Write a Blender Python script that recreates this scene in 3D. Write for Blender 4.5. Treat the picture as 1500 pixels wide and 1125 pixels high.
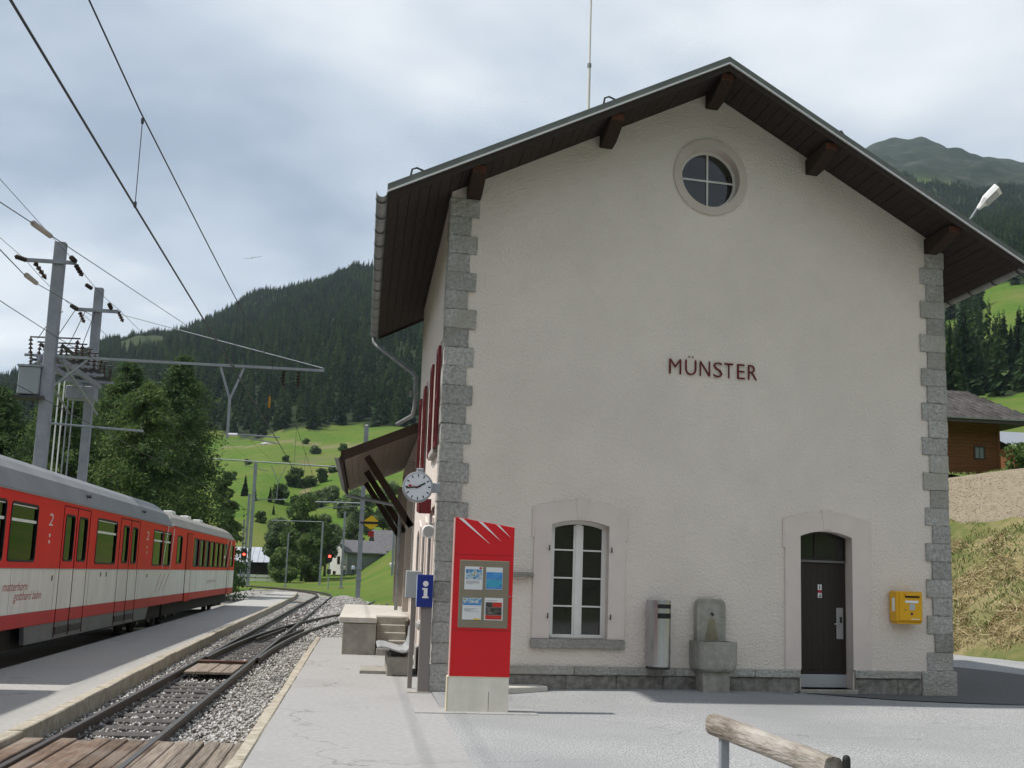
import bpy, bmesh, math, random
import numpy as np
from mathutils import Vector, Matrix

random.seed(7); RNG = np.random.default_rng(7)
SC = bpy.context.scene
COL = SC.collection
for _o in list(bpy.data.objects): bpy.data.objects.remove(_o)

# ------------------------------------------------------------------ camera, sky, sun, exposure
YAW, PITCH, ROLL = 0.12027, 0.16195, 0.03350
CAM = Vector((-1.1353, -18.2665, 1.7633))
fwd = Vector((math.sin(YAW)*math.cos(PITCH), math.cos(YAW)*math.cos(PITCH), math.sin(PITCH)))
right = Vector((math.cos(YAW), -math.sin(YAW), 0)); up = right.cross(fwd)
r2 = right*math.cos(ROLL)+up*math.sin(ROLL); u2 = up*math.cos(ROLL)-right*math.sin(ROLL)
cd = bpy.data.cameras.new('camera'); cam = bpy.data.objects.new('camera', cd); COL.objects.link(cam)
cam.matrix_world = Matrix(((r2.x, u2.x, -fwd.x, CAM.x), (r2.y, u2.y, -fwd.y, CAM.y), (r2.z, u2.z, -fwd.z, CAM.z), (0, 0, 0, 1)))
cd.sensor_width = 36; cd.lens = 1724.0/1500*36; cd.clip_start = 0.1; cd.clip_end = 12000
SC.camera = cam

SUN_DIR = Vector((0.60, 0.015, -1.0)).normalized()          # the way the light travels
sl = bpy.data.lights.new('sun', 'SUN'); sl.energy = 4.0; sl.angle = math.radians(1.2); sl.color = (1.0, 0.955, 0.89)
sun = bpy.data.objects.new('sun', sl); COL.objects.link(sun)
sun.rotation_euler = SUN_DIR.to_track_quat('-Z', 'Y').to_euler()

W_ = bpy.data.worlds.new('World'); SC.world = W_; W_.use_nodes = True
nt = W_.node_tree; nt.nodes.clear()
def N(t, **k):
    n = nt.nodes.new(t)
    for a, b in k.items(): setattr(n, a, b)
    return n
sky = N('ShaderNodeTexSky', sky_type='NISHITA', sun_disc=False)
sky.sun_elevation = math.asin(-SUN_DIR.z); sky.sun_rotation = math.atan2(-SUN_DIR.x, -SUN_DIR.y)
sky.altitude = 1380; sky.air_density = 1.0; sky.dust_density = 1.0
tc = N('ShaderNodeTexCoord'); sep = N('ShaderNodeSeparateXYZ'); nt.links.new(tc.outputs['Generated'], sep.inputs[0])
def M_(op, a, b=None, clamp=False):
    n = N('ShaderNodeMath', operation=op); n.use_clamp = clamp
    for i, v in enumerate((a, b)):
        if v is None: continue
        if isinstance(v, (int, float)): n.inputs[i].default_value = v
        else: nt.links.new(v, n.inputs[i])
    return n.outputs[0]
zz = M_('ADD', M_('ABSOLUTE', sep.outputs[2]), 0.16)
comb = N('ShaderNodeCombineXYZ'); nt.links.new(M_('DIVIDE', sep.outputs[0], zz), comb.inputs[0]); nt.links.new(M_('DIVIDE', sep.outputs[1], zz), comb.inputs[1])
mp = N('ShaderNodeMapping'); nt.links.new(comb.outputs[0], mp.inputs[0]); CLOUD_OFF = (-24.6436, 20.2883, 4.2393); mp.inputs['Location'].default_value = CLOUD_OFF
n1 = N('ShaderNodeTexNoise'); n1.inputs['Scale'].default_value = 0.9; n1.inputs['Detail'].default_value = 4; n1.inputs['Roughness'].default_value = 0.52; n1.inputs['Distortion'].default_value = 0.25
n2 = N('ShaderNodeTexNoise'); n2.inputs['Scale'].default_value = 2.34; n2.inputs['Detail'].default_value = 4; n2.inputs['Roughness'].default_value = 0.5
nt.links.new(mp.outputs[0], n1.inputs['Vector']); nt.links.new(mp.outputs[0], n2.inputs['Vector'])
cl = M_('ADD', M_('MULTIPLY', n1.outputs['Fac'], 0.72), M_('MULTIPLY', n2.outputs['Fac'], 0.28))
cr = N('ShaderNodeValToRGB'); nt.links.new(cl, cr.inputs[0])
CLOUD_GAIN = 0.80
els = cr.color_ramp.elements
els[0].position = 0.30; els[0].color = (0.34, 0.40, 0.50, 1)
els[1].position = 0.64; els[1].color = (1.08, 1.12, 1.14, 1)
e = els.new(0.385); e.color = (0.405, 0.485, 0.60, 1)
e = els.new(0.485); e.color = (0.64, 0.72, 0.81, 1)
e = els.new(0.58); e.color = (0.94, 0.985, 1.02, 1)
bgc = N('ShaderNodeBackground'); nt.links.new(cr.outputs[0], bgc.inputs[0]); bgc.inputs[1].default_value = CLOUD_GAIN
bgs = N('ShaderNodeBackground'); nt.links.new(sky.outputs[0], bgs.inputs[0]); bgs.inputs[1].default_value = 0.11
mx = N('ShaderNodeMixShader'); mx.inputs[0].default_value = 0.9
nt.links.new(bgs.outputs[0], mx.inputs[1]); nt.links.new(bgc.outputs[0], mx.inputs[2])
wo = N('ShaderNodeOutputWorld'); nt.links.new(mx.outputs[0], wo.inputs[0])

vs = SC.view_settings; vs.view_transform = 'Standard'; vs.look = 'None'; vs.gamma = 1; vs.use_curve_mapping = False; vs.exposure = 0.30
SC.render.engine = 'CYCLES'; cy = SC.cycles
cy.max_bounces = 5; cy.diffuse_bounces = 3; cy.glossy_bounces = 3; cy.transmission_bounces = 4; cy.transparent_max_bounces = 8; cy.volume_bounces = 0
cy.use_denoising = True; cy.sample_clamp_indirect = 6

# ------------------------------------------------------------------ helpers
def lk(n, a, b): n.links.new(a, b)
MATS = {}
def mat(name, col, rough=0.8, col2=None, ns=3.0, nd=6, nr=0.6, bump=0.0, bs=40.0, metal=0.0, spec=0.4, streak=None, col3=None, ns3=0.4, f3=(0.5, 0.7), trans=0.0, emis=0.0, coord='Object', stretch=None, lo=0.35, hi=0.65, ovar=0.0, cracks=0.0, streaks=0.0):
    """one procedural material: two colours mixed by noise, a third by larger patches, fine relief by noise bump"""
    if name in MATS: return MATS[name]
    m = bpy.data.materials.new(name); m.use_nodes = True; t = m.node_tree; b = t.nodes['Principled BSDF']
    b.inputs['Roughness'].default_value = rough; b.inputs['Metallic'].default_value = metal; b.inputs['Specular IOR Level'].default_value = spec
    b.inputs['Base Color'].default_value = (*col, 1)
    tc = t.nodes.new('ShaderNodeTexCoord'); src = tc.outputs[coord]
    if stretch:
        mp = t.nodes.new('ShaderNodeMapping'); mp.inputs['Scale'].default_value = stretch; lk(t, src, mp.inputs[0]); src = mp.outputs[0]
    out = None
    if col2:
        n = t.nodes.new('ShaderNodeTexNoise'); n.inputs['Scale'].default_value = ns; n.inputs['Detail'].default_value = nd; n.inputs['Roughness'].default_value = nr
        lk(t, src, n.inputs['Vector'])
        r = t.nodes.new('ShaderNodeValToRGB'); r.color_ramp.elements[0].position = lo; r.color_ramp.elements[1].position = hi
        r.color_ramp.elements[0].color = (*col, 1); r.color_ramp.elements[1].color = (*col2, 1)
        lk(t, n.outputs['Fac'], r.inputs[0]); out = r.outputs[0]
    if col3:
        n = t.nodes.new('ShaderNodeTexNoise'); n.inputs['Scale'].default_value = ns3; n.inputs['Detail'].default_value = 5
        lk(t, tc.outputs[coord], n.inputs['Vector'])
        r = t.nodes.new('ShaderNodeValToRGB'); r.color_ramp.elements[0].position = f3[0]; r.color_ramp.elements[1].position = f3[1]
        r.color_ramp.elements[0].color = (0, 0, 0, 1); r.color_ramp.elements[1].color = (1, 1, 1, 1); lk(t, n.outputs['Fac'], r.inputs[0])
        x = t.nodes.new('ShaderNodeMixRGB'); x.inputs[2].default_value = (*col3, 1); lk(t, r.outputs[0], x.inputs[0])
        if out: lk(t, out, x.inputs[1])
        else: x.inputs[1].default_value = (*col, 1)
        out = x.outputs[0]
    if streaks:                                                # faint vertical rain streaks and stains
        mp2 = t.nodes.new('ShaderNodeMapping'); mp2.inputs['Scale'].default_value = (3.0, 3.0, .22); lk(t, tc.outputs[coord], mp2.inputs[0])
        n = t.nodes.new('ShaderNodeTexNoise'); n.inputs['Scale'].default_value = 1.6; n.inputs['Detail'].default_value = 7; lk(t, mp2.outputs[0], n.inputs['Vector'])
        r = t.nodes.new('ShaderNodeValToRGB'); r.color_ramp.elements[0].position = .42; r.color_ramp.elements[1].position = .72; r.color_ramp.elements[0].color = (1, 1, 1, 1); r.color_ramp.elements[1].color = (1-streaks, 1-streaks, 1-streaks*.95, 1); lk(t, n.outputs['Fac'], r.inputs[0])
        x = t.nodes.new('ShaderNodeMixRGB'); x.blend_type = 'MULTIPLY'; x.inputs[0].default_value = 1; x.inputs[1].default_value = (*col, 1); lk(t, r.outputs[0], x.inputs[2])
        if out: lk(t, out, x.inputs[1])
        out = x.outputs[0]
    if cracks:                                                 # thin wandering cracks
        n = t.nodes.new('ShaderNodeTexNoise'); n.inputs['Scale'].default_value = 1.3; n.inputs['Detail'].default_value = 5; lk(t, tc.outputs[coord], n.inputs['Vector'])
        va = t.nodes.new('ShaderNodeVectorMath'); va.operation = 'MULTIPLY_ADD'; va.inputs[1].default_value = (1.6, 1.6, 1.6); lk(t, n.outputs['Color'], va.inputs[0]); lk(t, tc.outputs[coord], va.inputs[2])
        v = t.nodes.new('ShaderNodeTexVoronoi'); v.feature = 'DISTANCE_TO_EDGE'; v.inputs['Scale'].default_value = .22; lk(t, va.outputs[0], v.inputs['Vector'])
        n3 = t.nodes.new('ShaderNodeTexNoise'); n3.inputs['Scale'].default_value = .6; lk(t, tc.outputs[coord], n3.inputs['Vector'])
        r = t.nodes.new('ShaderNodeValToRGB'); r.color_ramp.elements[0].position = .0; r.color_ramp.elements[1].position = .0045; r.color_ramp.elements[0].color = (1-cracks,)*3+(1,); r.color_ramp.elements[1].color = (1, 1, 1, 1); lk(t, v.outputs['Distance'], r.inputs[0])
        x = t.nodes.new('ShaderNodeMixRGB'); x.blend_type = 'MULTIPLY'; x.inputs[1].default_value = (*col, 1); lk(t, r.outputs[0], x.inputs[2])
        r3 = t.nodes.new('ShaderNodeValToRGB'); r3.color_ramp.elements[0].position = .42; r3.color_ramp.elements[1].position = .55; lk(t, n3.outputs['Fac'], r3.inputs[0]); lk(t, r3.outputs[0], x.inputs[0])
        if out: lk(t, out, x.inputs[1])
        out = x.outputs[0]
    if ovar:                                                   # each piece a little lighter or darker than its neighbours
        oi = t.nodes.new('ShaderNodeObjectInfo'); ma = t.nodes.new('ShaderNodeMath'); ma.operation = 'MULTIPLY_ADD'; ma.inputs[1].default_value = 2*ovar; ma.inputs[2].default_value = 1-ovar; lk(t, oi.outputs['Random'], ma.inputs[0])
        hs = t.nodes.new('ShaderNodeHueSaturation'); lk(t, ma.outputs[0], hs.inputs['Value']); hs.inputs['Color'].default_value = (*col, 1)
        if out: lk(t, out, hs.inputs['Color'])
        out = hs.outputs[0]
    if out: lk(t, out, b.inputs['Base Color'])
    if bump:
        n = t.nodes.new('ShaderNodeTexNoise'); n.inputs['Scale'].default_value = bs; n.inputs['Detail'].default_value = 4
        lk(t, src, n.inputs['Vector'])
        bp = t.nodes.new('ShaderNodeBump'); bp.inputs['Strength'].default_value = min(1, bump); bp.inputs['Distance'].default_value = 0.02*max(1, bump)
        lk(t, n.outputs['Fac'], bp.inputs['Height']); lk(t, bp.outputs[0], b.inputs['Normal'])
    if trans:
        tr = t.nodes.new('ShaderNodeBsdfTranslucent'); tr.inputs[0].default_value = (*col, 1)
        if out: lk(t, out, tr.inputs[0])
        x = t.nodes.new('ShaderNodeMixShader'); x.inputs[0].default_value = trans
        lk(t, b.outputs[0], x.inputs[1]); lk(t, tr.outputs[0], x.inputs[2]); lk(t, x.outputs[0], t.nodes['Material Output'].inputs[0])
    if emis:
        b.inputs['Emission Color'].default_value = (*col, 1); b.inputs['Emission Strength'].default_value = emis
    MATS[name] = m; return m

BSH = 0.13147
def S(p): return (p[0], p[1]+BSH*p[0], p[2])               # the station's skewed plan: x along the gable, y along the track

class MB:
    def __init__(s, xf=None): s.v = []; s.f = []; s.mi = []; s.cur = 0; s.xf = xf
    def add(s, vs, fs):
        o = len(s.v); s.v += [tuple(p) for p in vs]; s.f += [tuple(i+o for i in f) for f in fs]; s.mi += [s.cur]*len(fs); return s
    def box(s, x0, y0, z0, x1, y1, z1):
        v = [(x0, y0, z0), (x1, y0, z0), (x1, y1, z0), (x0, y1, z0), (x0, y0, z1), (x1, y0, z1), (x1, y1, z1), (x0, y1, z1)]
        return s.add(v, [(0, 3, 2, 1), (4, 5, 6, 7), (0, 1, 5, 4), (1, 2, 6, 5), (2, 3, 7, 6), (3, 0, 4, 7)])
    def bar(s, p0, p1, w, h, upv=(0, 0, 1)):
        p0 = Vector(p0); p1 = Vector(p1); d = (p1-p0).normalized(); u = Vector(upv)
        a = d.cross(u)
        if a.length < 1e-4: a = d.cross(Vector((0, 1, 0)))
        a.normalize(); b = a.cross(d).normalized()
        v = [p+a*sx*w/2+b*sz*h/2 for p in (p0, p1) for sx, sz in ((-1, -1), (1, -1), (1, 1), (-1, 1))]
        return s.add(v, [(0, 1, 2, 3), (7, 6, 5, 4), (0, 4, 5, 1), (1, 5, 6, 2), (2, 6, 7, 3), (3, 7, 4, 0)])
    def cyl(s, p0, p1, r0, r1=None, n=12, caps=True):
        r1 = r0 if r1 is None else r1
        p0 = Vector(p0); p1 = Vector(p1); d = (p1-p0).normalized()
        a = d.orthogonal().normalized(); b = d.cross(a)
        v = [p+(a*math.cos(2*math.pi*i/n)+b*math.sin(2*math.pi*i/n))*r for p, r in ((p0, r0), (p1, r1)) for i in range(n)]
        f = [(i, (i+1) % n, n+(i+1) % n, n+i) for i in range(n)]
        if caps: f += [tuple(range(n-1, -1, -1)), tuple(range(n, 2*n))]
        return s.add(v, f)
    def tube(s, pts, r, n=6):
        pts = [Vector(p) for p in pts]; v = []; f = []; a = None
        for i, p in enumerate(pts):
            d = (pts[min(i+1, len(pts)-1)]-pts[max(i-1, 0)]).normalized()
            if a is None: a = d.orthogonal().normalized()
            a = (a-d*a.dot(d)).normalized(); b = d.cross(a)
            v += [p+(a*math.cos(2*math.pi*k/n)+b*math.sin(2*math.pi*k/n))*r for k in range(n)]
        for i in range(len(pts)-1):
            f += [(i*n+k, i*n+(k+1) % n, (i+1)*n+(k+1) % n, (i+1)*n+k) for k in range(n)]
        f += [tuple(range(n-1, -1, -1)), tuple(range((len(pts)-1)*n, len(pts)*n))]
        return s.add(v, f)
    def prism(s, poly, vec):
        n = len(poly); v = [Vector(p) for p in poly]; v += [p+Vector(vec) for p in v]
        return s.add(v, [tuple(range(n-1, -1, -1)), tuple(range(n, 2*n))]+[(i, (i+1) % n, n+(i+1) % n, n+i) for i in range(n)])
    def ring(s, outer, inner, vec):
        n = len(outer); o = [Vector(p) for p in outer]; q = [Vector(p) for p in inner]; w = Vector(vec)
        v = o+q+[p+w for p in o]+[p+w for p in q]; f = []
        for i in range(n):
            j = (i+1) % n
            f += [(i, n+i, n+j, j), (2*n+i, 2*n+j, 3*n+j, 3*n+i), (i, j, 2*n+j, 2*n+i), (n+i, 3*n+i, 3*n+j, n+j)]
        return s.add(v, f)
    def loft(s, secs, closed=True, caps=True):
        n = len(secs[0]); v = [p for q in secs for p in q]; f = []
        for i in range(len(secs)-1):
            f += [(i*n+k, i*n+(k+1) % n, (i+1)*n+(k+1) % n, (i+1)*n+k) for k in range(n if closed else n-1)]
        if caps and closed: f += [tuple(range(n-1, -1, -1)), tuple(range((len(secs)-1)*n, len(secs)*n))]
        return s.add(v, f)
    def mesh(s, name, mats, bevel=0, seg=1, smooth=False, rough=0, cuts=0, fixn=True):
        me = bpy.data.meshes.new(name); v = s.v
        if s.xf: v = [s.xf(p) for p in v]
        me.from_pydata([tuple(p) for p in v], [], s.f)
        ms = mats if isinstance(mats, (list, tuple)) else [mats]
        for m in ms: me.materials.append(m)
        if len(ms) > 1: me.polygons.foreach_set('material_index', s.mi)
        if bevel or fixn or rough:
            bm = bmesh.new(); bm.from_mesh(me)
            if fixn: bmesh.ops.recalc_face_normals(bm, faces=bm.faces)
            if bevel:
                ed = [e for e in bm.edges if len(e.link_faces) == 2 and e.calc_face_angle(0) > 0.6]
                bmesh.ops.bevel(bm, geom=ed, offset=bevel, segments=seg, affect='EDGES', profile=0.5)
            if cuts: bmesh.ops.subdivide_edges(bm, edges=bm.edges[:], cuts=cuts, use_grid_fill=True)
            if rough:
                for q in bm.verts: q.co += Vector((random.uniform(-1, 1), random.uniform(-1, 1), random.uniform(-1, 1)))*rough
            bm.to_mesh(me); bm.free()
        if smooth: me.polygons.foreach_set('use_smooth', [True]*len(me.polygons))
        return me
    def build(s, name, mats, parent=None, loc=(0, 0, 0), **k):
        return link(name, s.mesh(name, mats, **k), parent, loc)

def link(name, me, parent=None, loc=(0, 0, 0), rz=0):
    o = bpy.data.objects.new(name, me); COL.objects.link(o); o.location = loc; o.rotation_euler = (0, 0, rz)
    if parent: o.parent = parent
    return o
def tag(o, label=None, cat=None, group=None, kind=None):
    if label: o['label'] = label
    if cat: o['category'] = cat
    if group: o['group'] = group
    if kind: o['kind'] = kind
    return o
def thing(name, label, cat, loc=(0, 0, 0), rz=0, group=None):
    o = bpy.data.objects.new(name, None); COL.objects.link(o); o.location = loc; o.rotation_euler = (0, 0, rz); o.empty_display_size = 0.1
    return tag(o, label, cat, group)
def B1(name, m, parent, *b, bevel=0, xf=None, **k):
    q = MB(xf); q.box(*b); return q.build(name, m, parent, bevel=bevel, **k)
def copy_thing(root, loc, rz=0, scale=1, label=None):
    r = root.copy(); COL.objects.link(r); r.location = loc; r.rotation_euler = (0, 0, rz); r.scale = (scale,)*3
    if label: r['label'] = label
    for ch in list(root.children):
        c = ch.copy(); COL.objects.link(c); c.parent = r
        for g in list(ch.children):
            d = g.copy(); COL.objects.link(d); d.parent = c
    return r
def text_mesh(txt, name, m, extrude=0.004, shear=0, thin=0.0):
    cu = bpy.data.curves.new('t', 'FONT'); cu.body = txt; cu.size = 1; cu.extrude = 0; cu.shear = shear; cu.resolution_u = 3; cu.offset = thin
    ob = bpy.data.objects.new('t', cu); COL.objects.link(ob); bpy.context.view_layer.update()
    me = bpy.data.meshes.new_from_object(ob.evaluated_get(bpy.context.evaluated_depsgraph_get()))
    bpy.data.objects.remove(ob); bpy.data.curves.remove(cu); me.name = name
    me.materials.clear(); me.materials.append(m); return me
def fit_text(txt, name, m, parent, place, w, h, shear=0, thin=0.0):
    """text fitted to w x h; place(u, v) maps the text plane to 3-D"""
    me = text_mesh(txt, name, m, shear=shear, thin=thin); co = np.empty(len(me.vertices)*3); me.vertices.foreach_get('co', co); co = co.reshape(-1, 3)
    mn = co.min(0); mxx = co.max(0)
    uv = (co-mn)/np.maximum(mxx-mn, 1e-6)
    me.vertices.foreach_set('co', np.array([place(a*w, b*h) for a, b, _ in uv]).ravel()); me.update()
    return link(name, me, parent)
def arch(x0, x1, z0, zs, za, n=10):
    """closed outline of a segmental-arched opening in (x, z)"""
    c = (x0+x1)/2; hw = (x1-x0)/2; rise = max(za-zs, 1e-3); R = (hw*hw+rise*rise)/(2*rise); th = math.asin(min(1, hw/R))
    p = [(x0, z0), (x1, z0)]
    for i in range(n+1):
        a = th-2*th*i/n; p.append((c+R*math.sin(a), za-R+R*math.cos(a)))
    return p
def holed(outer, holes, to3, depth_vec, m, name, parent, reveal_m=None):
    """flat wall with openings plus the reveals of its openings"""
    bm = bmesh.new()
    def loop(pts):
        vs = [bm.verts.new(to3(*p)) for p in pts]
        return vs, [bm.edges.new((vs[i], vs[(i+1) % len(vs)])) for i in range(len(vs))]
    es = []; hv = []
    _, e = loop(outer); es += e
    for h in holes: v, e = loop(h); es += e; hv.append(v)
    bmesh.ops.triangle_fill(bm, edges=es, use_beauty=True)
    d = Vector(depth_vec)
    for v in hv:
        w = [bm.verts.new(p.co+d) for p in v]
        for i in range(len(v)):
            j = (i+1) % len(v); f = bm.faces.new((v[i], v[j], w[j], w[i])); f.material_index = 1 if reveal_m else 0
    bmesh.ops.recalc_face_normals(bm, faces=bm.faces)
    me = bpy.data.meshes.new(name); bm.to_mesh(me); bm.free(); me.materials.append(m)
    if reveal_m: me.materials.append(reveal_m)
    return link(name, me, parent)
def quads(name, C, A, Bv, m, parent=None):
    """many leaf-sized quads: centres C, half axes A and Bv"""
    n = len(C); v = np.stack([C-A-Bv, C+A-Bv*0.6, C+A+Bv, C-A+Bv*0.6], 1).reshape(-1, 3)
    me = bpy.data.meshes.new(name); me.vertices.add(4*n); me.vertices.foreach_set('co', v.ravel())
    me.loops.add(4*n); me.loops.foreach_set('vertex_index', np.arange(4*n, dtype=np.int32))
    me.polygons.add(n); me.polygons.foreach_set('loop_start', np.arange(0, 4*n, 4, dtype=np.int32)); me.polygons.foreach_set('loop_total', np.full(n, 4, dtype=np.int32))
    me.update(); me.validate(); me.materials.append(m); return me
def tris_mesh(name, V, F, m):
    me = bpy.data.meshes.new(name); me.vertices.add(len(V)); me.vertices.foreach_set('co', np.asarray(V, float).ravel())
    F = np.asarray(F, np.int32); n = len(F); k = F.shape[1]
    me.loops.add(k*n); me.loops.foreach_set('vertex_index', F.ravel())
    me.polygons.add(n); me.polygons.foreach_set('loop_start', np.arange(0, k*n, k, dtype=np.int32)); me.polygons.foreach_set('loop_total', np.full(n, k, dtype=np.int32))
    me.update(); me.validate(); me.materials.append(m); return me

# ------------------------------------------------------------------ materials
stucco = mat('stucco', (0.765, 0.688, 0.620), 0.95, (0.71, 0.638, 0.575), ns=1.2, nd=8, bump=1.3, bs=30, spec=0.1, col3=(0.675, 0.607, 0.547), ns3=0.55, f3=(0.5, 0.95))
smoothr = mat('smooth_render', (0.68, 0.60, 0.55), 0.9, (0.63, 0.555, 0.51), ns=2.5, bump=0.15, bs=60, spec=0.15)
granite = mat('granite', (0.46, 0.45, 0.425), 0.95, (0.27, 0.265, 0.25), ns=22, nd=6, bump=1.6, bs=20, spec=0.15, ovar=.16, col3=(0.31, 0.295, 0.25), ns3=1.5, f3=(0.45, 0.75))
darkstone = mat('plinth_stone', (0.30, 0.285, 0.26), 0.95, (0.16, 0.15, 0.135), ns=9, nd=8, bump=1.0, bs=18, spec=0.15)
concrete = mat('concrete', (0.36, 0.34, 0.30), 0.95, (0.27, 0.255, 0.225), ns=5, nd=8, bump=0.25, bs=60, spec=0.15, col3=(0.22, 0.21, 0.18), ns3=1.3, f3=(0.55, 0.8))
palecon = mat('pale_concrete', (0.56, 0.54, 0.49), 0.95, (0.46, 0.44, 0.395), ns=4, nd=8, bump=0.2, bs=60, spec=0.15)
asphalt = mat('asphalt', (0.45, 0.455, 0.455), 0.95, (0.09, 0.093, 0.095), ns=48, nd=3, nr=0.7, bump=0.7, bs=60, spec=0.2, col3=(0.245, 0.25, 0.255), ns3=0.28, f3=(0.40, 0.72), lo=0.40, hi=0.68, cracks=.28)
asphalt2 = mat('platform_asphalt', (0.36, 0.355, 0.35), 0.95, (0.29, 0.285, 0.28), ns=14, nd=8, nr=0.7, bump=0.3, bs=90, spec=0.2, col3=(0.27, 0.265, 0.255), ns3=0.5, f3=(0.5, 0.8), cracks=.45)
asphaltd = mat('shade_toned_asphalt', (0.15, 0.152, 0.155), 0.95, (0.09, 0.091, 0.093), ns=24, nd=8, nr=0.75, bump=0.4, bs=90, spec=0.2)
isasph = mat('island_asphalt', (0.40, 0.39, 0.37), 0.95, (0.32, 0.31, 0.295), ns=14, nd=8, nr=0.7, bump=0.3, bs=90, spec=0.2, cracks=.5, col3=(0.33, 0.325, 0.31), ns3=0.5, f3=(0.5, 0.8))
edgestone = mat('edge_stone', (0.46, 0.42, 0.35), 0.95, (0.30, 0.265, 0.205), ns=6, nd=8, bump=0.5, bs=40, spec=0.15)
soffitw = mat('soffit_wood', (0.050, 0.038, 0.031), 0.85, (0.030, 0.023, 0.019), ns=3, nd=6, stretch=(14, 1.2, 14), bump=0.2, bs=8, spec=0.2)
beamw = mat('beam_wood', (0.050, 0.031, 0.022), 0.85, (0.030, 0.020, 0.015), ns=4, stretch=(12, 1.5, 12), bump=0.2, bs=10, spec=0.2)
beamend = mat('beam_end_wood', (0.13, 0.055, 0.035), 0.85, (0.08, 0.038, 0.025), ns=14, spec=0.2)
oldwood = mat('weathered_wood', (0.30, 0.255, 0.21), 0.9, (0.16, 0.13, 0.105), ns=3, ovar=.2, stretch=(14, 0.8, 14), nd=8, bump=0.5, bs=6, spec=0.2)
plankw = mat('crossing_wood', (0.19, 0.135, 0.10), 0.9, (0.09, 0.062, 0.048), ns=3, stretch=(10, 0.8, 10), nd=8, bump=0.5, bs=6, spec=0.2, ovar=.25, col3=(0.24, 0.20, 0.165), ns3=0.9, f3=(0.45, 0.65))
steelsl = mat('sleeper_steel', (0.10, 0.09, 0.085), 0.7, (0.05, 0.045, 0.042), ns=8, bump=0.2, bs=40)
railm = mat('rail_steel', (0.055, 0.042, 0.036), 0.55, (0.035, 0.026, 0.022), ns=12, spec=0.4)
railtop = mat('rail_head', (0.16, 0.15, 0.14), 0.35, metal=0.7)
rustm = mat('rusty_steel', (0.15, 0.07, 0.045), 0.8, (0.08, 0.045, 0.035), ns=10)
roofm = mat('sheet_roof', (0.15, 0.165, 0.15), 0.6, (0.11, 0.12, 0.11), ns=2, spec=0.4)
zinc = mat('zinc', (0.30, 0.31, 0.31), 0.5, (0.22, 0.23, 0.23), ns=4, metal=0.3)
galv = mat('galvanised_steel', (0.33, 0.35, 0.38), 0.6, (0.26, 0.28, 0.31), ns=5, metal=0.35)
poste = mat('mast_steel', (0.30, 0.31, 0.36), 0.7, (0.24, 0.25, 0.29), ns=3, spec=0.3)
darkst = mat('dark_steel', (0.045, 0.045, 0.048), 0.6, (0.03, 0.03, 0.032), ns=6)
black = mat('black_rubber', (0.012, 0.012, 0.013), 0.6)
white = mat('white_paint', (0.74, 0.73, 0.70), 0.5, (0.68, 0.67, 0.64), ns=5)
glass = mat('window_glass', (0.030, 0.030, 0.026), 0.05, (0.018, 0.018, 0.016), ns=2.0, spec=.7)
doorw = mat('door_wood', (0.030, 0.021, 0.017), 0.6, (0.02, 0.014, 0.012), ns=4, stretch=(16, 16, 1), bump=0.2, bs=6)
stainless = mat('stainless', (0.52, 0.53, 0.55), 0.26, (0.46, 0.47, 0.49), ns=4, metal=0.9, stretch=(40, 40, 1))
redtr = mat('train_red', (0.74, 0.020, 0.024), 0.5, (0.66, 0.019, 0.023), ns=1.5, spec=0.18)
whitetr = mat('train_white', (0.82, 0.81, 0.78), 0.45, (0.75, 0.74, 0.71), ns=1.2, nd=7, spec=0.4, streaks=.12)
stripetr = mat('train_stripe_red', (0.54, 0.04, 0.05), 0.5, (0.45, 0.036, 0.045), ns=2, spec=.2)
greytr = mat('train_grey', (0.17, 0.175, 0.185), 0.55, (0.13, 0.135, 0.14), ns=2)
rooftr = mat('train_roof', (0.235, 0.24, 0.25), 0.55, (0.19, 0.195, 0.20), ns=1.2, nd=7)
under = mat('train_underframe', (0.022, 0.02, 0.019), 0.85, (0.035, 0.03, 0.027), ns=6)
redk = mat('kiosk_red', (0.66, 0.022, 0.028), 0.45, (0.62, 0.021, 0.027), ns=2, spec=0.2)
shutred = mat('shutter_red', (0.13, 0.018, 0.022), 0.6, (0.09, 0.014, 0.017), ns=5, spec=.2)
letred = mat('letter_red', (0.15, 0.026, 0.028), 0.6, spec=.15)
yellow = mat('post_yellow', (0.75, 0.40, 0.010), 0.35, (0.70, 0.37, 0.010), ns=3, spec=0.5)
blue = mat('sign_blue', (0.010, 0.030, 0.22), 0.35)
lightm = mat('white_enamel', (0.80, 0.80, 0.80), 0.35)
porcelain = mat('insulator_brown', (0.045, 0.03, 0.025), 0.65, spec=.15)
palecer = mat('insulator_pale', (0.42, 0.35, 0.32), 0.5)
wirem = mat('copper_wire', (0.035, 0.037, 0.04), 0.5)
bark = mat('bark', (0.10, 0.075, 0.055), 0.95, (0.06, 0.045, 0.035), ns=8, bump=0.6, bs=12)
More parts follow.
